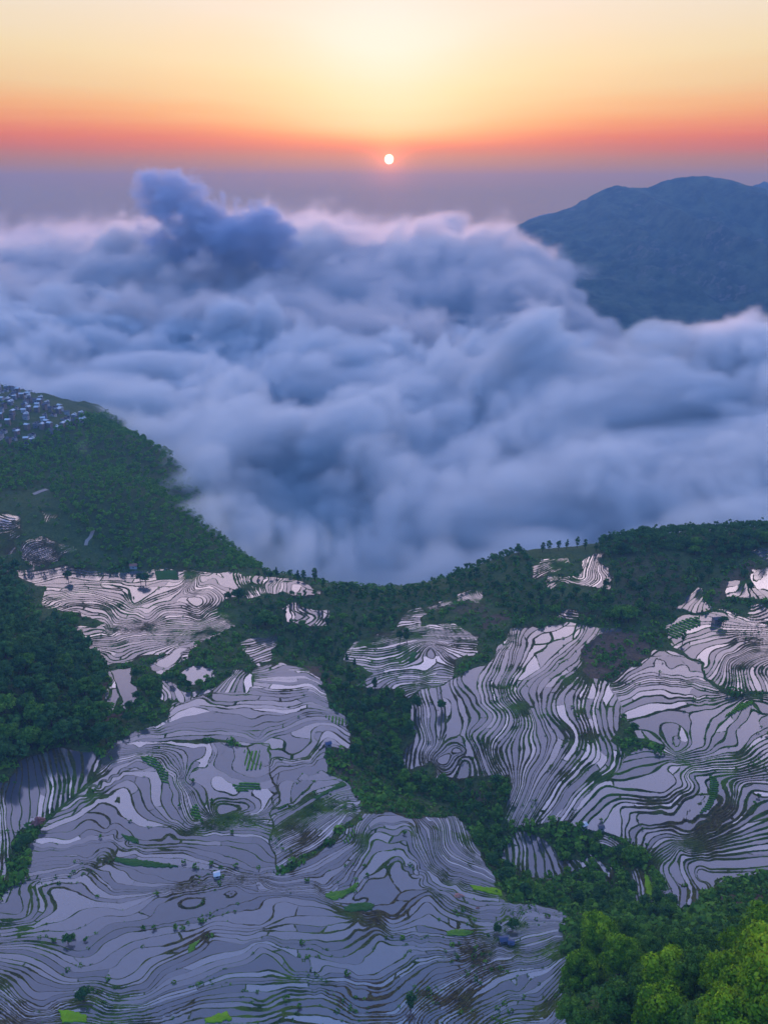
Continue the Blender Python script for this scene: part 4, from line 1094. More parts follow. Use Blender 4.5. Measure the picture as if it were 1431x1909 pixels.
# foreground trees in the lower right corner
FORE = [(1105, 1770, 1.5, 'lush', 'bright green tree nearest the terraces in the bottom right grove'), (1085, 1830, 1.5, 'lush', 'light green tree below the brightest one of the bottom right grove'), (1150, 1800, 1.55, 'lush', 'bright leafy tree right of the brightest one in the bottom right grove'),
        (1105, 1730, 1.1, 'lush', 'yellow green treetop at the upper corner of the bottom right grove'), (1240, 1860, 1.75, 'lush', 'big rounded yellow green tree in the middle of the front grove'), (1200, 1870, 1.3, 'lushdark', 'dark tree squeezed left of the big rounded yellow green one'),
        (1290, 1850, 1.4, 'lushdark', 'dark tree squeezed right of the big rounded yellow green one'), (1150, 1890, 1.4, 'lushdark', 'dark tree at the bottom edge of the front grove'), (1260, 1790, 1.2, 'lushdark', 'dark green tree behind the big rounded yellow green one'),
        (1380, 1800, 1.4, 'lush', 'yellow green tree high on the right edge of the front grove'), (1425, 1770, 1.5, 'lush', 'bright tree cut off by the right picture edge'), (1345, 1850, 1.2, 'lush', 'pale green tree left of the right edge grove'),
        (1420, 1850, 1.5, 'lush', 'large bright tree filling the right edge'), (1375, 1900, 1.4, 'lush', 'light green treetop at the bottom right'), (1300, 1920, 1.2, 'lushdark', 'shaded tree in the gap of the front grove'),
        (1200, 1760, 1.1, 'lushdark', 'mid green tree above the front grove'), (1310, 1770, 1.0, 'lushdark', 'mid green tree at the foot of the brown slope'), (1170, 1730, .9, 'lushdark', 'small tree at the upper rim of the front grove'), (1240, 1735, .9, 'lushdark', 'small tree right of the one on the upper rim of the grove'),
        (1060, 1890, 1.0, 'lushdark', 'low tree where the terraces meet the front grove'), (1440, 1915, 1.6, 'lush', 'tree in the very corner at the bottom right'), (1230, 1930, 1.5, 'lush', 'treetop rising from below the bottom edge'), (1090, 1935, 1.2, 'lushdark', 'dark treetop rising from below the bottom edge'), (1345, 1960, 1.5, 'lush', 'bright treetop half below the picture')]
for px, py, s_, kd, lb in FORE:
    tree('leafy_tree', kd, hit(px, py + 30), s_ * 1.22, lb, sq=1.15)
for p in scatter(S(1070, 1720, 1240, 1730, 1431, 1740, 1500, 1780, 1500, 2040, 1060, 2040, 1060, 1900, 1075, 1800), 9, gt):
    mass_tree(p, 0.6, 'd')
for p in scatter(S(1250, 1690, 1431, 1650, 1560, 1640, 1560, 1760, 1431, 1740, 1300, 1760), 7, gt):
    mass_tree(p, 0.22 + 0.3 * gt.random() ** 3, 'd')
for poly_ in (S(1500, 985, 2400, 960, 2400, 2040, 1560, 2040, 1500, 1700, 1640, 1640, 2300, 1500, 2300, 1040, 1500, 1010), S(-60, 1060, -60, 1380, -200, 2040, -850, 2040, -850, 900, -80, 900)):
    for p in scatter(poly_, 12.0, gt, -1.6, 700):
        mass_tree(p, gt.uniform(.8, 1.5), 'd')
# woods on the slopes beyond the frame, left and right
gx_, gy_ = gt.uniform(-900, 900, 5000), gt.uniform(60, 900, 5000)
qx_, qy_ = to_pix(gx_, gy_, height(gx_, gy_))
w_ = 30 + np.hypot(gy_, 0.35 * HC) * 0.98
ei_ = np.clip(np.interp(gy_, yy, np.arange(len(yy))), 0, len(yy) - 1).astype(int)
ej_ = np.clip(np.interp(gx_ / w_, uu, np.arange(len(uu))), 0, len(uu) - 1).astype(int)
out_ = ((qx_ < -80) | (qx_ > 1530)) & (edge[ei_, ej_] < -1.6) & (np.abs(gx_ / w_) < 2.3)
for x_, y_ in zip(gx_[out_][:1500], gy_[out_][:1500]):
    mass_tree((x_, y_, float(height(x_, y_))), gt.uniform(.8, 1.5), 'd')
# the far wood on the hill behind, and the shrubs that line the banks
for p in scatter(S(-80, 840, 60, 830, 150, 780, 200, 770, 300, 830, 380, 930, 440, 1020, 490, 1065, 420, 1060, 230, 1060, 190, 1010, 120, 960, 90, 900, -80, 940), 8.0, gt, -1.6, 1500):
    mass_tree(p, gt.uniform(.8, 1.25), 'm')
for p in scatter(S(-80, 940, 90, 900, 190, 960, 300, 1060, 0, 1060, -80, 1060), 11.0, gt, -1.6, 260):
    mass_tree(p, gt.uniform(.25, .75), 'm')
for p in scatter(S(-80, 740, 20, 740, 60, 835, -80, 850), 15.0, gt, -1.6, 60):
    mass_tree(p, gt.uniform(.5, .8), 'm')
for key, mt, nm, lb in (('m', LEAF, 'forest', 'green broadleaf forest covering the hill behind the terraces'), ('d', LEAF_DARK, 'woods', 'dark dense woods filling the spurs and ridge slopes')):
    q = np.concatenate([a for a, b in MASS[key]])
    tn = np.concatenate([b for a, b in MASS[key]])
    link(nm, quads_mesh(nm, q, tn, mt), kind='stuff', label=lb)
    print(nm, len(MASS[key]), len(q))
print('individual trees', nind)

# undergrowth on rough ground and tufts on the banks
ug = []
wildpts = np.where((_ed < -1.5) & (_vy > 1040) & (_vx > -50) & (_vx < 1480))[0]
gt.shuffle(wildpts)
tuft = np.where((_ed < -0.05) & (_ed > -1.0) & (_vy > 1060) & (_vx > -50) & (_vx < 1480))[0]
gt.shuffle(tuft)
clump = fbm(_vx[tuft] / 60, _vy[tuft] / 40, 2, 3) + 0.2 * gt.normal(size=len(tuft))
tuft = tuft[clump > 0.5]
def tufts(idx, smin, smax):
    P = np.array([(X[i, j], Y[i, j], Z[i, j]) for i, j in _vi[idx]])
    n, L = len(P), 16
    v = gt.normal(size=(n, L, 3))
    v[..., 2] = np.abs(v[..., 2])
    v /= np.linalg.norm(v, axis=2, keepdims=True)
    s_ = gt.uniform(smin, smax, (n, 1, 1)) * (0.4 + gt.random((n, 1, 1)) ** 2)
    c = P[:, None, :] + v * s_ * np.array([1, 1, 1.1])
    nr = v + .6 * gt.normal(size=v.shape)
    a = np.cross(nr, gt.normal(size=v.shape))
    a /= np.linalg.norm(a, axis=2, keepdims=True)
    b = np.cross(nr, a)
    b /= np.linalg.norm(b, axis=2, keepdims=True)
    a, b = a * s_ * .45, b * s_ * .35
    q = np.stack([c - a, c - b, c + a, c + b], 2).reshape(-1, 4, 3)
    tn = np.clip(.6 * gt.random((n, 1)) + .4 * gt.random((n, L)), 0, 1).ravel()
    return q, tn
qa, ta = tufts(wildpts[:9000], 1.0, 3.2)
qb, tb = tufts(tuft[:1800], .3, 1.0)
link('undergrowth', quads_mesh('undergrowth', np.concatenate([qa, qb]), np.concatenate([ta, tb]), LEAF), kind='stuff', label='scrub and grass tufts on the slopes and terrace banks')
# single shrubs on the banks
for k, (px, py) in enumerate(C4(410, 1100, 300, 1125, 480, 1120, 800, 1055, 855, 1055, 975, 1050, 1015, 1055, 1115, 1015, 870, 860, 1025, 690, 1085, 710, 1175, 695, 1310, 705, 520, 290, 560, 540, 1000, 370, 1070, 235, 1180, 350, 1290, 520) + C5(1330, 1040, 820, 525, 610, 760, 590, 710, 250, 1135, 275, 790, 500, 1310, 160, 1450, 230, 1500) + C6(500, 455, 1355, 360, 760, 595, 540, 715, 205, 985, 1380, 320) + C3(345, 1130, 455, 1130, 375, 1185, 1305, 755, 1020, 1085, 830, 940, 1425, 1280) + C1(1165, 890, 375, 220, 1400, 265, 140, 220, 770, 1100)):
    tree('shrub', 'shrub', hit(px, py), 1.0, 'small dark shrub on a bank, %s of the terraces' % spot(px, py, (0, 1100, 1431, 1909)), 'shrubs dotted along the banks', 'shrub')

# ------------------------------------------------------------------ seedling beds and green plots
def plot_mat(name, c1, c2):
    return diffuse_mat(name, c1, 0.95, 0.6, 0.7, 0.05)


BEDM = plot_mat('seedlings', (0.08, 0.17, 0.025), 0)
BEDL = plot_mat('bright_seedlings', (0.13, 0.26, 0.014), 0)
BEDD = plot_mat('grass_plot', (0.04, 0.095, 0.025), 0)


def bed(poly, label, mat=None, rows=None, ang=0.0, cat='seedling bed', name='seedling_bed', h0=0.3):
    pa = np.array([hit(px, py)[:2] for px, py in poly])
    x0, y0 = pa.min(0) - 1
    x1, y1 = pa.max(0) + 1
    st = 0.45 if (x1 - x0) < 60 else 0.8
    xs, ys = np.arange(x0, x1, st), np.arange(y0, y1, st)
    if len(xs) < 2 or len(ys) < 2:
        return
    gx, gy = np.meshgrid(xs, ys, indexing='xy')
    ins = inside([tuple(q) for q in pa], gx + 0.5 * n2(gx / 2, gy / 2, 1), gy + 0.5 * n2(gx / 2, gy / 2, 2))
    zz = height(gx, gy)
    row = gx * math.cos(ang) + gy * math.sin(ang)
    if rows:
        ph = np.mod(row / rows, 1.0)
        ins &= ph < 0.62
        zz = zz + 0.5 * np.sin(np.clip(ph / 0.62, 0, 1) * math.pi)
    zz = zz + h0 + 0.2 * n2(gx / 0.9, gy / 0.9, 3)
    idx = np.arange(gx.size).reshape(gx.shape)
    ok = ins[:-1, :-1] & ins[1:, :-1] & ins[:-1, 1:] & ins[1:, 1:]
    q = np.stack([idx[:-1, :-1], idx[:-1, 1:], idx[1:, 1:], idx[1:, :-1]], -1)[ok]
    if not len(q):
        return
    top = np.stack([gx, gy, zz], -1).reshape(-1, 3)
    used = np.unique(q)
    remap = -np.ones(gx.size, int)
    remap[used] = np.arange(len(used))
    q = remap[q]
    tp = top[used]
    n = len(tp)
    bt = tp - np.array([0, 0, h0 + 0.5])
    # side walls on the boundary edges
    from collections import Counter
    E = Counter()
    for f in q:
        for a, b in zip(f, np.roll(f, -1)):
            E[(int(a), int(b))] += 1
    side = [(b, a, a + n, b + n) for (a, b) in E if (b, a) not in E]
    allq = np.concatenate([q, np.array(side)])
    me = raw_mesh(name, np.concatenate([tp, bt]), allq, None, mat or BEDM, True)
    link(name, me, label=label, category=cat)


bed(S(455, 1400, 484, 1400, 489, 1436, 455, 1438), 'striped green seedling bed at the rim of the round central pond', rows=2.6, ang=0.0)
bed(S(432, 1463, 485, 1459, 488, 1473, 442, 1478), 'long green seedling bed below the round central pond', rows=2.4, ang=math.pi / 2)
bed(C4(780, 100, 850, 90, 940, 180, 940, 250, 900, 235, 865, 165, 800, 125), 'curved green seedling bed on the left mound', rows=2.2, ang=1.2)
bed(C4(1060, 375, 1095, 350, 1110, 400, 1135, 465, 1090, 450, 1060, 420), 'small sickle shaped seedling bed in the left terraces', rows=2.2, ang=1.3)
bed(C4(670, 525, 770, 548, 775, 580, 700, 562), 'dull yellow green plot in the left terraces', BEDD)
bed(C4(640, 655, 800, 668, 960, 693, 1010, 712, 850, 712, 700, 697, 640, 680), 'long dark green plot above the folded front ponds', BEDD)
bed(C5(470, 575, 530, 488, 548, 520, 505, 580), 'ribbed seedling bed in the green gully of the centre', rows=2.0, ang=0.4)
bed(C5(370, 855, 480, 838, 565, 785, 545, 840, 430, 892, 380, 880), 'green crescent plot left of the triangular pond')
bed(C5(480, 930, 560, 905, 650, 915, 645, 950, 480, 960), 'mossy plot under the triangular pond', BEDD)
bed(C5(1170, 808, 1260, 815, 1360, 840, 1355, 872, 1200, 835), 'bright green plot at the right tip of the fan terraces', BEDL)
bed(C5(1040, 1062, 1130, 1050, 1205, 1070, 1160, 1095, 1050, 1092), 'green oval plot left of the blue roofed sheds')
bed(C6(742, 735, 772, 760, 808, 860, 780, 888, 750, 850), 'vivid green plot in the lower right gully', BEDL)
bed(C6(1105, 200, 1145, 205, 1162, 290, 1105, 398, 1035, 425, 1095, 330), 'ribbed curved seedling bed in the right bowl of paddies', rows=2.0, ang=1.2)
bed(C3(1172, 1195, 1265, 1112, 1340, 1088, 1352, 1110, 1245, 1165), 'light green diagonal bed among the large right ponds', BEDL, rows=1.8, ang=0.8)
bed(C3(870, 690, 960, 640, 1050, 622, 1057, 672, 980, 705, 925, 755, 880, 735), 'striped green field below the right ridge', rows=3.6, ang=0.6)
bed(C3(832, 200, 930, 205, 975, 268, 860, 252), 'small emerald field on the ridge top', BEDD, cat='field', name='green_plot')
bed(C4(320, 1500, 400, 1508, 492, 1540, 485, 1577, 350, 1577), 'bright green plot at the bottom left edge', BEDL)
bed(C4(1130, 1545, 1265, 1508, 1300, 1560, 1200, 1577, 1140, 1577), 'bright green plot left of the bottom middle', BEDL)
bed(C4(1042, 1150, 1120, 1108, 1085, 1165, 1045, 1195), 'small green plot on the bank of the front terraces')
bed(C6(1142, 850, 1160, 790, 1300, 768, 1431, 752, 1700, 745, 1700, 790, 1431, 782, 1225, 832), 'grass strip under the lowest right ponds', BEDD, cat='grass strip', name='grass_strip')
bed(C2(365, 1000, 430, 1000, 520, 1035, 530, 1055, 430, 1045), 'striped bed beside the ravine on the central terraces', rows=2.4, ang=0.0)
bed(C2(850, 648, 885, 642, 872, 700, 835, 715), 'dark green plot in the middle terraces', BEDD)
bed(C1(860, 195, 980, 190, 997, 240, 870, 242), 'square green field behind the upper left ponds', BEDD, cat='field', name='green_plot')
bed(C5(300, 325, 480, 232, 500, 250, 330, 332), 'long green strip along the central terraces', BEDD)
bed(C5(100, 385, 175, 348, 165, 372, 120, 395), 'tiny green strip beside the straight dividing bank', BEDD)


# ------------------------------------------------------------------ buildings
def boxes_mesh(name, items, mat):
    """items: (centre, size) boxes or ('gable', centre, size) roofs"""
    V, Fc = [], []
    for it in items:
        o = len(V)
        if it[0] == 'gable':
            (x, y, z), (a, b, c) = it[1], it[2]
            V += [(x - a / 2, y - b / 2, z), (x + a / 2, y - b / 2, z), (x + a / 2, y + b / 2, z), (x - a / 2, y + b / 2, z), (x - a / 2, y, z + c), (x + a / 2, y, z + c)]
            Fc += [tuple(o + i for i in f) for f in ((0, 1, 5, 4), (2, 3, 4, 5), (0, 4, 3), (1, 2, 5), (3, 2, 1, 0))]
        else:
            (x, y, z), (a, b, c) = it
            V += [(x + i * a / 2, y + j * b / 2, z + k * c / 2) for k in (-1, 1) for j in (-1, 1) for i in (-1, 1)]
            Fc += [tuple(o + i for i in f) for f in ((0, 2, 3, 1), (4, 5, 7, 6), (0, 1, 5, 4), (2, 6, 7, 3), (0, 4, 6, 2), (1, 3, 7, 5))]
    me = bpy.data.meshes.new(name)
    me.from_pydata(V, [], Fc)
    me.materials.append(mat)
    return me


WALLS = [diffuse_mat('wall_white', (0.34, 0.34, 0.37), .9, .12, .5), diffuse_mat('wall_tan', (0.2, 0.16, 0.14), .9, .2, .5), diffuse_mat('wall_grey', (0.2, 0.2, 0.23), .9, .2, .5)]
ROOFS = [diffuse_mat('roof_grey', (0.12, 0.12, 0.14), .8, .25, .6), diffuse_mat('roof_white', (0.5, 0.52, 0.56), .7, .12, .6), diffuse_mat('roof_dark', (0.08, 0.08, 0.1), .8, .3, .6), diffuse_mat('roof_blue', (0.05, 0.07, 0.14), .5, .2, .6), diffuse_mat('roof_red', (0.3, 0.13, 0.1), .8, .2, .6)]
PANE = diffuse_mat('dark_opening', (0.03, 0.03, 0.04), .3, .2, 1)


def house_parts(w_, d_, h_, wall, roof, flat):
    a = boxes_mesh('wall', [((0, 0, h_ / 2 - 1), (w_, d_, h_ + 2))], WALLS[wall])
    if flat:
        r = boxes_mesh('roof', [((0, 0, h_ + .15), (w_ + .5, d_ + .5, .3)), ((w_ * .2, d_ * .15, h_ + 1.2), (w_ * .35, d_ * .4, 1.8))], ROOFS[roof])
    else:
        r = boxes_mesh('roof', [('gable', (0, 0, h_ + .02), (w_ + .9, d_ + 1.1, d_ * .32))], ROOFS[roof])
    wn = boxes_mesh('window', [((x, -d_ / 2 - .03, z), (1.1, .1, 1.2)) for x in (0,) for z in (1.6,)], PANE)
    return a, r, wn


HP = []
for k in range(9):
    HP.append((house_parts(float(gt.uniform(4.5, 9)), float(gt.uniform(4, 6.5)), (3, 5.2, 5.6, 7.4)[k % 4], (0, 0, 2, 1)[k % 4], (1, 0, 1, 2, 0)[k % 5], k % 2 == 0), ('white', 'white', 'grey', 'tan')[k % 4] + ' walled house with a ' + ('white', 'grey', 'white', 'dark', 'grey')[k % 5] + (' flat roof', ' pitched roof')[k % 2]))


def house(p, parts, rot, label, group=None, name='village_house', cat='house'):
    e = link(name, None, loc=p, label=label, category=cat, group=group)
    e.rotation_euler = (0, 0, rot)
    link('wall', parts[0], e)
    link('roof', parts[1], e)
    if parts[2] is not None:
        link('window', parts[2], e)
    return e


VIL = scatter(S(-70, 715, 10, 722, 60, 738, 110, 762, 158, 778, 160, 795, 135, 803, 95, 812, 70, 815, 75, 830, 50, 835, 0, 830, -70, 820), 8.6, gt, -1.6, 290)
for p in VIL:
    parts, lb = HP[int(gt.integers(9))]
    vx, vy = to_pix(*p)
    sp_ = spot(vx, vy, (0, 722, 160, 832))
    house(p, parts, gt.choice([0, .25, -.3, 1.4]) + gt.uniform(-.15, .15), '%s, %s of the hillside village' % (lb, sp_), 'houses of the hillside village')
print('houses', len(VIL))
house(hit(405, 1637), house_parts(2.7, 2.6, 2.4, 0, 1, False), .3, 'tiny white hut alone among the front paddies', name='field_hut', cat='hut')
house(hit(1335, 1160), house_parts(7, 4.5, 3, 1, 2, False), .2, 'dark roofed hut on the terraces below the right ridge', name='field_hut', cat='hut')
house(hit(612, 1393), house_parts(3.5, 3, 2.4, 2, 3, False), .4, 'small blue roofed shed on the brown bank by the ravine', name='shed', cat='shed')
house(hit(938, 1757), house_parts(3.6, 2.4, 2, 2, 3, False), .1, 'longer of the two blue roofed sheds at the right end of the front paddies', name='shed', cat='shed')
house(hit(952, 1763), house_parts(2.4, 2, 1.8, 2, 3, False), -.2, 'shorter of the two blue roofed sheds at the right end of the front paddies', name='shed', cat='shed')
house(hit(1087, 1547), house_parts(3, 2.6, 2.4, 0, 1, False), .5, 'white shed at the top of the lower right gully', name='shed', cat='shed')
house(hit(1119, 1548), house_parts(3, 2.6, 2.4, 0, 2, False), .1, 'white walled shed with a dark roof above the lower gully', name='shed', cat='shed')
house(hit(250, 1060), house_parts(7, 5, 3.4, 0, 4, False), .1, 'white house at the back edge of the upper left ponds', name='field_house', cat='house')
# a heap of bare pink earth
PINK = diffuse_mat('pink_earth', (0.32, 0.16, 0.13), .95, .25, .8)
for (px, py), (a, b, hh), lb in [((855, 1671), (2.8, 1.8, .7), 'patch of bare pink earth on the fan terraces'), ((890, 1694), (1.1, .7, .4), 'small patch of pink earth below the bigger one')]:
    c = hit(px, py)
    gx, gy = np.meshgrid(np.linspace(-1, 1, 40), np.linspace(-1, 1, 40), indexing='xy')
    rr = np.hypot(gx, gy) * (1 + .25 * n2(gx * 2, gy * 2, 3))
    zz = hh * np.clip(1 - rr ** 2, -.6, 1) + .25 * fbm(gx * 4, gy * 4, 2, 3)
    link('earth_heap', grid_mesh('earth_heap', c[0] + gx * a, c[1] + gy * b, height(c[0] + gx * a, c[1] + gy * b) + zz, {}, PINK), label=lb, category='earth heap')


# tracks on the hill behind
TRACK = diffuse_mat('dirt_track', (0.3, 0.24, 0.22), .95, .2, .3)
def path(pts, w_, label):
    P = np.array([hit(*q) for q in pts])
    s_ = np.linspace(0, len(P) - 1, len(P) * 14)
    xs, ys = np.interp(s_, range(len(P)), P[:, 0]), np.interp(s_, range(len(P)), P[:, 1])
    tx, ty = np.gradient(xs), np.gradient(ys)
    L = np.hypot(tx, ty) + 1e-6
    off = np.linspace(-1, 1, 4)[:, None] * w_ / 2
    gx, gy = xs[None] - ty / L * off, ys[None] + tx / L * off
    link('path', grid_mesh('path', gx, gy, height(gx, gy) + .35, {}, TRACK), kind='structure', label=label)


path(C7(185, 722, 220, 708, 265, 694), 5, 'short reddish track on the hill behind')
path(C7(520, 925, 505, 960, 485, 985, 478, 1005), 3.5, 'pale footpath down the hill behind the terraces')


# ------------------------------------------------------------------ clouds
def noise3(shape, cells, g):
    q = g.random([c + 3 for c in cells]).astype(np.float32) * 2 - 1
    for ax in range(3):
        tq = np.linspace(0, cells[ax], shape[ax], dtype=np.float32) + .5
        i = np.clip(tq.astype(int), 0, cells[ax] + 1)
        f = tq - i
        f = (f * f * (3 - 2 * f)).reshape(-1, 1, 1)
        q = np.moveaxis(q, ax, 0)
        q = q[i] * (1 - f) + q[np.minimum(i + 1, q.shape[0] - 1)] * f
        q = np.moveaxis(q, 0, ax)
    return q


def volume(name, lo, hi, vox, fn, mat, label):
    n = [int((hi[k] - lo[k]) / vox) + 1 for k in range(3)]
    ax = [np.linspace(lo[k], hi[k], n[k], dtype=np.float32) for k in range(3)]
    d = np.clip(fn(ax, n), 0, 1).astype(np.float32)
    print(name, n, d.size, float((d > 0).mean()))
    me = bpy.data.meshes.new(name)
    me.vertices.add(d.size)
    a = me.attributes.new('d', 'FLOAT', 'POINT')
    a.data.foreach_set('value', np.ascontiguousarray(d.ravel()))
    me.materials.append(mat)
    o = link(name, me, kind='stuff', label=label)
    ng = bpy.data.node_groups.new(name, 'GeometryNodeTree')
    ng.interface.new_socket('Geometry', in_out='INPUT', socket_type='NodeSocketGeometry')
    ng.interface.new_socket('Geometry', in_out='OUTPUT', socket_type='NodeSocketGeometry')
    N = ng.nodes
    gi, go, vc = N.new('NodeGroupInput'), N.new('NodeGroupOutput'), N.new('GeometryNodeVolumeCube')
    for k, v in zip(('Resolution X', 'Resolution Y', 'Resolution Z'), n):
        vc.inputs[k].default_value = v
    vc.inputs['Min'].default_value = lo
    vc.inputs['Max'].default_value = hi
    pos, sp = N.new('GeometryNodeInputPosition'), N.new('ShaderNodeSeparateXYZ')
    ng.links.new(pos.outputs[0], sp.inputs[0])

    def mm(op, a_, b_=None):
        q = N.new('ShaderNodeMath')
        q.operation = op
        for s_, v in zip(q.inputs, (a_, b_)):
            if isinstance(v, (int, float)):
                s_.default_value = v
            elif v is not None:
                ng.links.new(v, s_)
        return q.outputs[0]
    ix = [mm('ROUND', mm('MULTIPLY', mm('SUBTRACT', sp.outputs[k], float(lo[k])), (n[k] - 1) / (hi[k] - lo[k]))) for k in range(3)]
    ii = mm('ADD', mm('MULTIPLY', mm('ADD', mm('MULTIPLY', ix[0], float(n[1])), ix[1]), float(n[2])), ix[2])
    si = N.new('GeometryNodeSampleIndex')
    si.data_type, si.domain = 'FLOAT', 'POINT'
    na = N.new('GeometryNodeInputNamedAttribute')
    na.data_type = 'FLOAT'
    na.inputs[0].default_value = 'd'
    ng.links.new(gi.outputs[0], si.inputs[0])
    ng.links.new(na.outputs[0], si.inputs['Value'])
    ng.links.new(ii, si.inputs['Index'])
    ng.links.new(si.outputs[0], vc.inputs['Density'])
    sm = N.new('GeometryNodeSetMaterial')
    sm.inputs['Material'].default_value = mat
    ng.links.new(vc.outputs[0], sm.inputs[0])
    ng.links.new(sm.outputs[0], go.inputs[0])
    md = o.modifiers.new('grid', 'NODES')
    md.node_group = ng
    return o


def vmat(name, color, dens, an):
    m, t, out = new_mat(name)
    p = t.N.new('ShaderNodeVolumePrincipled')
    p.inputs['Color'].default_value = (*color, 1)
    p.inputs['Density'].default_value = dens
    p.inputs['Anisotropy'].default_value = an
    t.link(p.outputs[0], out.inputs['Volume'])
    return m


CLOUD = vmat('cloud_vapour', (0.86, 0.925, 0.985), 0.04, 0.4)
FAR = vmat('far_cloud_vapour', (0.87, 0.88, 0.91), 0.028, 0.45)
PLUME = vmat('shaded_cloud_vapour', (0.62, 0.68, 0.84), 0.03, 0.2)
# cloud-top surface: photo pixel and the distance it stands at
_k = [at_y(px, py, y) for px, py, y in [
    (700, 1095, 820), (560, 1065, 860), (850, 1060, 860), (450, 1010, 960), (960, 1000, 900), (1150, 975, 900), (1300, 965, 900), (1431, 940, 900), (1650, 900, 950),
    (700, 960, 1040), (560, 980, 960), (850, 960, 1000), (1050, 930, 1000), (1250, 900, 1020), (1431, 860, 1050), (480, 900, 1120), (600, 850, 1180), (760, 870, 1180), (950, 860, 1200), (1150, 850, 1200), (1350, 800, 1200),
    (430, 800, 1300), (520, 745, 1330), (640, 765, 1350), (760, 800, 1350), (270, 805, 1130), (340, 850, 1040), (400, 925, 960), (330, 770, 1400), (220, 735, 1560), (100, 690, 1700), (0, 650, 1750), (-150, 600, 1800),
    (350, 700, 1750), (740, 740, 1750), (880, 640, 1700), (940, 605, 1720), (1020, 640, 1700), (1110, 700, 1560), (1240, 655, 1500), (1330, 660, 1500), (1431, 650, 1500), (1600, 640, 1500),
    (1170, 800, 1850), (620, 640, 2100), (760, 660, 2200), (400, 590, 2300), (200, 560, 2300), (0, 530, 2400), (-200, 500, 2500), (850, 560, 2500), (1000, 560, 2400), (1100, 600, 2300), (1300, 720, 2300), (1431, 720, 2300), (1900, 700, 2300)]]
_k = np.array(_k)
CT = TPS(_k[:, :2], _k[:, 2], reg=0.15, scale=400)
_f = np.array([at_y(px, py, y) for px, py, y in [
    (620, 640, 2100), (760, 660, 2200), (400, 590, 2300), (200, 560, 2300), (0, 530, 2400), (-200, 500, 2500), (850, 560, 2500), (1000, 560, 2400), (1100, 600, 2300), (1300, 720, 2300), (1900, 700, 2300),
    (300, 500, 2900), (600, 500, 2900), (800, 500, 2900), (960, 480, 2900), (1090, 480, 2850), (1170, 750, 2550), (1130, 640, 3200), (1300, 780, 3300), (900, 450, 3700), (1010, 425, 3500), (700, 440, 3800), (450, 440, 3800), (200, 450, 3800), (0, 450, 3900), (-200, 440, 4000),
    (820, 400, 5000), (650, 392, 5200), (450, 385, 5200), (200, 408, 5400), (0, 415, 5600), (-200, 415, 5600), (900, 420, 5200), (700, 380, 7500), (300, 395, 7500), (0, 400, 7500), (1000, 410, 7500), (1300, 560, 5500)]])
CF = TPS(_f[:, :2], _f[:, 2], reg=0.15, scale=400)


def n3f(x, y, z):
    xi, yi, zi = np.floor(x), np.floor(y), np.floor(z)
    fx, fy, fz = x - xi, y - yi, z - zi
    fx, fy, fz = [f * f * (3 - 2 * f) for f in (fx, fy, fz)]
    xi, yi, zi = [v.astype(np.int32) & 63 for v in (xi, yi, zi)]
    x1, y1, z1 = (xi + 1) & 63, (yi + 1) & 63, (zi + 1) & 63
    T = _T3.ravel()
    a, b = xi * 4096, x1 * 4096
    c, d = yi * 64, y1 * 64
    def zz(p):
        u = T[p + zi]
        return u + (T[p + z1] - u) * fz
    u = zz(a + c)
    u = u + (zz(a + d) - u) * fy
    v = zz(b + c)
    v = v + (zz(b + d) - v) * fy
    return u + (v - u) * fx


def cloud_field(top_fn, amp0, big, seed, hardness, octs, front_mask=None, fade=None):
    def fn(ax, n):
        g = np.random.default_rng(seed)
        x2, y2 = np.meshgrid(ax[0], ax[1], indexing='ij')
        top = top_fn(x2, y2).astype(np.float32)
        wob = amp0 * 0.55 * (1 - 2 * np.abs(n2(x2 / 260, y2 / 260, 2))) + amp0 * 0.3 * n2(x2 / 520, y2 / 520, 5)
        top = top + wob.astype(np.float32)
        nz = np.empty(n, np.float32)
        soft = np.empty(n, np.float32)
        offs = g.uniform(0, 60, (octs + 2, 3)).astype(np.float32)
        for a_ in range(0, n[0], 12):
            x, y, z = np.meshgrid(ax[0][a_:a_ + 12], ax[1], ax[2], indexing='ij')
            wx_ = n3f(x / (big * .8) + offs[-1, 0], y / (big * .8) + offs[-1, 1], z / (big * .6))
            wy_ = n3f(x / (big * .8) + offs[-2, 0], y / (big * .8) + offs[-2, 1], z / (big * .6) + 7)
            # vapour torn and drawn up towards the right by the wind
            x = x + big * .3 * wx_ - .25 * z
            y = y + big * .3 * wy_ - .1 * z
            amp, L, v = 1.0, float(big), 0.0
            for o in range(octs):
                q = n3f(x / L + offs[o, 0], y / L + offs[o, 1], z * 1.25 / L + offs[o, 2])
                v = v + amp * ((np.abs(q) - 0.3) * 1.7 if 0 < o < 4 else q * 0.85)
                amp *= 0.66
                L *= 0.5
            nz[a_:a_ + 12] = v
            soft[a_:a_ + 12] = 1 + 1.6 * np.clip(wx_ + .5 * wy_ + .1, 0, 1)
        d = top[:, :, None] - ax[2][None, None, :]
        h = (d + amp0 * nz) / (hardness * soft * (1 + 2.2 * sstep(3000, 5200, y2))[:, :, None])
        if front_mask is not None:
            h = h - front_mask(x2, y2)[:, :, None]
        h = np.clip(h, 0, 1)
        h = h ** 1.6
        return h if fade is None else h * fade(x2, y2)[:, :, None]
    return fn


def near_mask(x, y):
    # the cloud bank thins out where it meets the terraces and the hill
    g = height(x, y)
    return 2.5 * sstep(850, 740, y + 40 * n2(x / 90, y / 90, 3)) + 3.0 * sstep(-390, -520, x) * sstep(1400, 1240, y)


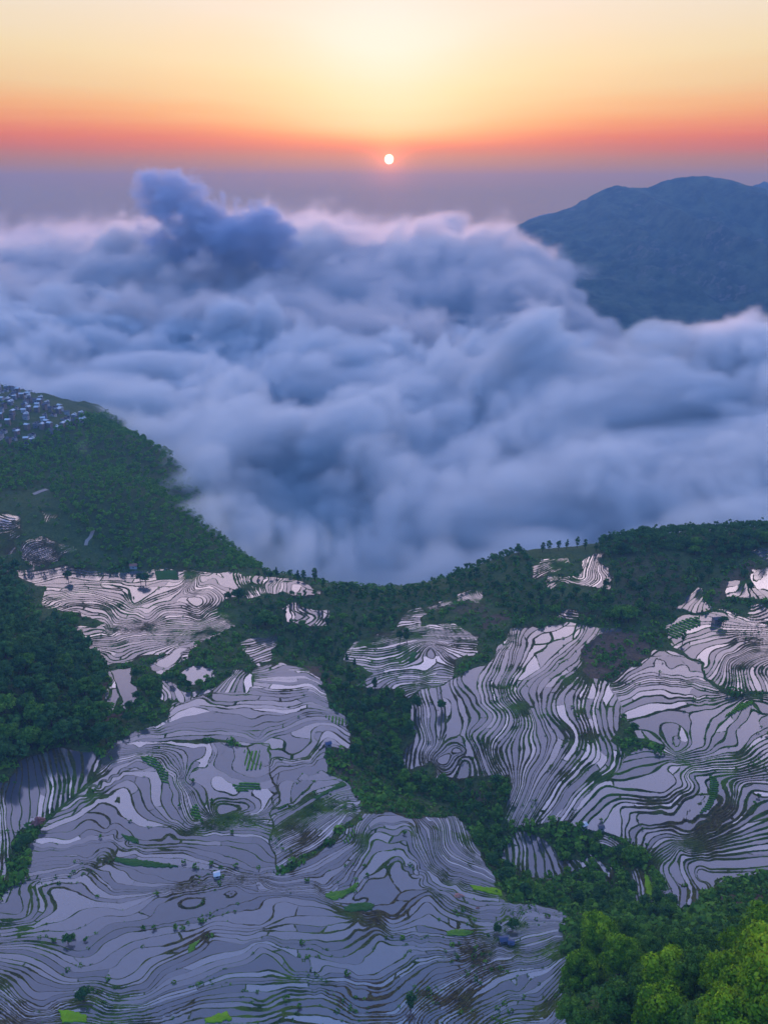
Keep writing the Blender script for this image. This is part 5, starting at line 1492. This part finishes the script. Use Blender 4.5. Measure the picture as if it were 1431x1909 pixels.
volume('cloud', (-1200, 740, -170), (1250, 2300, 230), 6.0, cloud_field(CT, 74, 300, 5, 34, 7, near_mask), CLOUD, 'sea of soft blue grey cloud filling the valley')
volume('cloud', (-3300, 2300, -170), (3300, 7300, 420), 17.0, cloud_field(lambda x, y: CF(x, y) - 45 * sstep(3200, 4500, y), 105, 460, 9, 60, 7, None, lambda x, y: 1 - 0.95 * sstep(3300, 6600, y)), FAR, 'far cloud tops reaching the horizon')


def plume(ax, n):
    g = np.random.default_rng(3)
    x, y, z = np.meshgrid(*ax, indexing='ij')
    f = np.full(n, -9.0, np.float32)
    for px, py, r in [(290, 350, 34), (325, 340, 30), (330, 372, 44), (305, 395, 40), (370, 395, 50), (400, 402, 36), (440, 420, 46), (480, 425, 50), (510, 435, 40), (350, 440, 60), (420, 460, 60), (300, 440, 40), (480, 460, 50)]:
        c = at_y(px, py, 3000)
        r = r * 3000 / FP * 0.9
        f = np.maximum(f, 1 - np.sqrt(((x - c[0]) / r) ** 2 + ((y - c[1]) / (r * 1.3)) ** 2 + ((z - c[2]) / (r * .85)) ** 2))
    nz, amp, L = 0, 1.0, 120.0
    wq = n3f(x / 160 + 5, y / 160, z / 160)
    for o in range(5):
        q = n3f((x + 60 * wq) / L + o * 9, y / L + 3, (z + 40 * wq) / L)
        nz = nz + amp * ((np.abs(q) - .3) * 1.6 if o else q)
        amp *= .72
        L *= .5
    return np.clip((f * 1.25 + .85 * nz - .04) * 1.5, 0, 1) ** 1.6


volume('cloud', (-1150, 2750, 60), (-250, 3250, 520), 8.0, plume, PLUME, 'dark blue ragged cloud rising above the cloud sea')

# ------------------------------------------------------------------ haze
bpy.ops.mesh.primitive_cube_add(size=1, location=(0, 3150, 120))
hz = bpy.context.object
hz.name = 'haze'
hz.scale = (12000, 8900, 770)
hz['kind'] = 'stuff'
hz['label'] = 'thin blue evening haze in the valley air'
hz.data.materials.append(vmat('thin_haze', (0.19, 0.39, 0.7), 1.4e-4, 0.0))
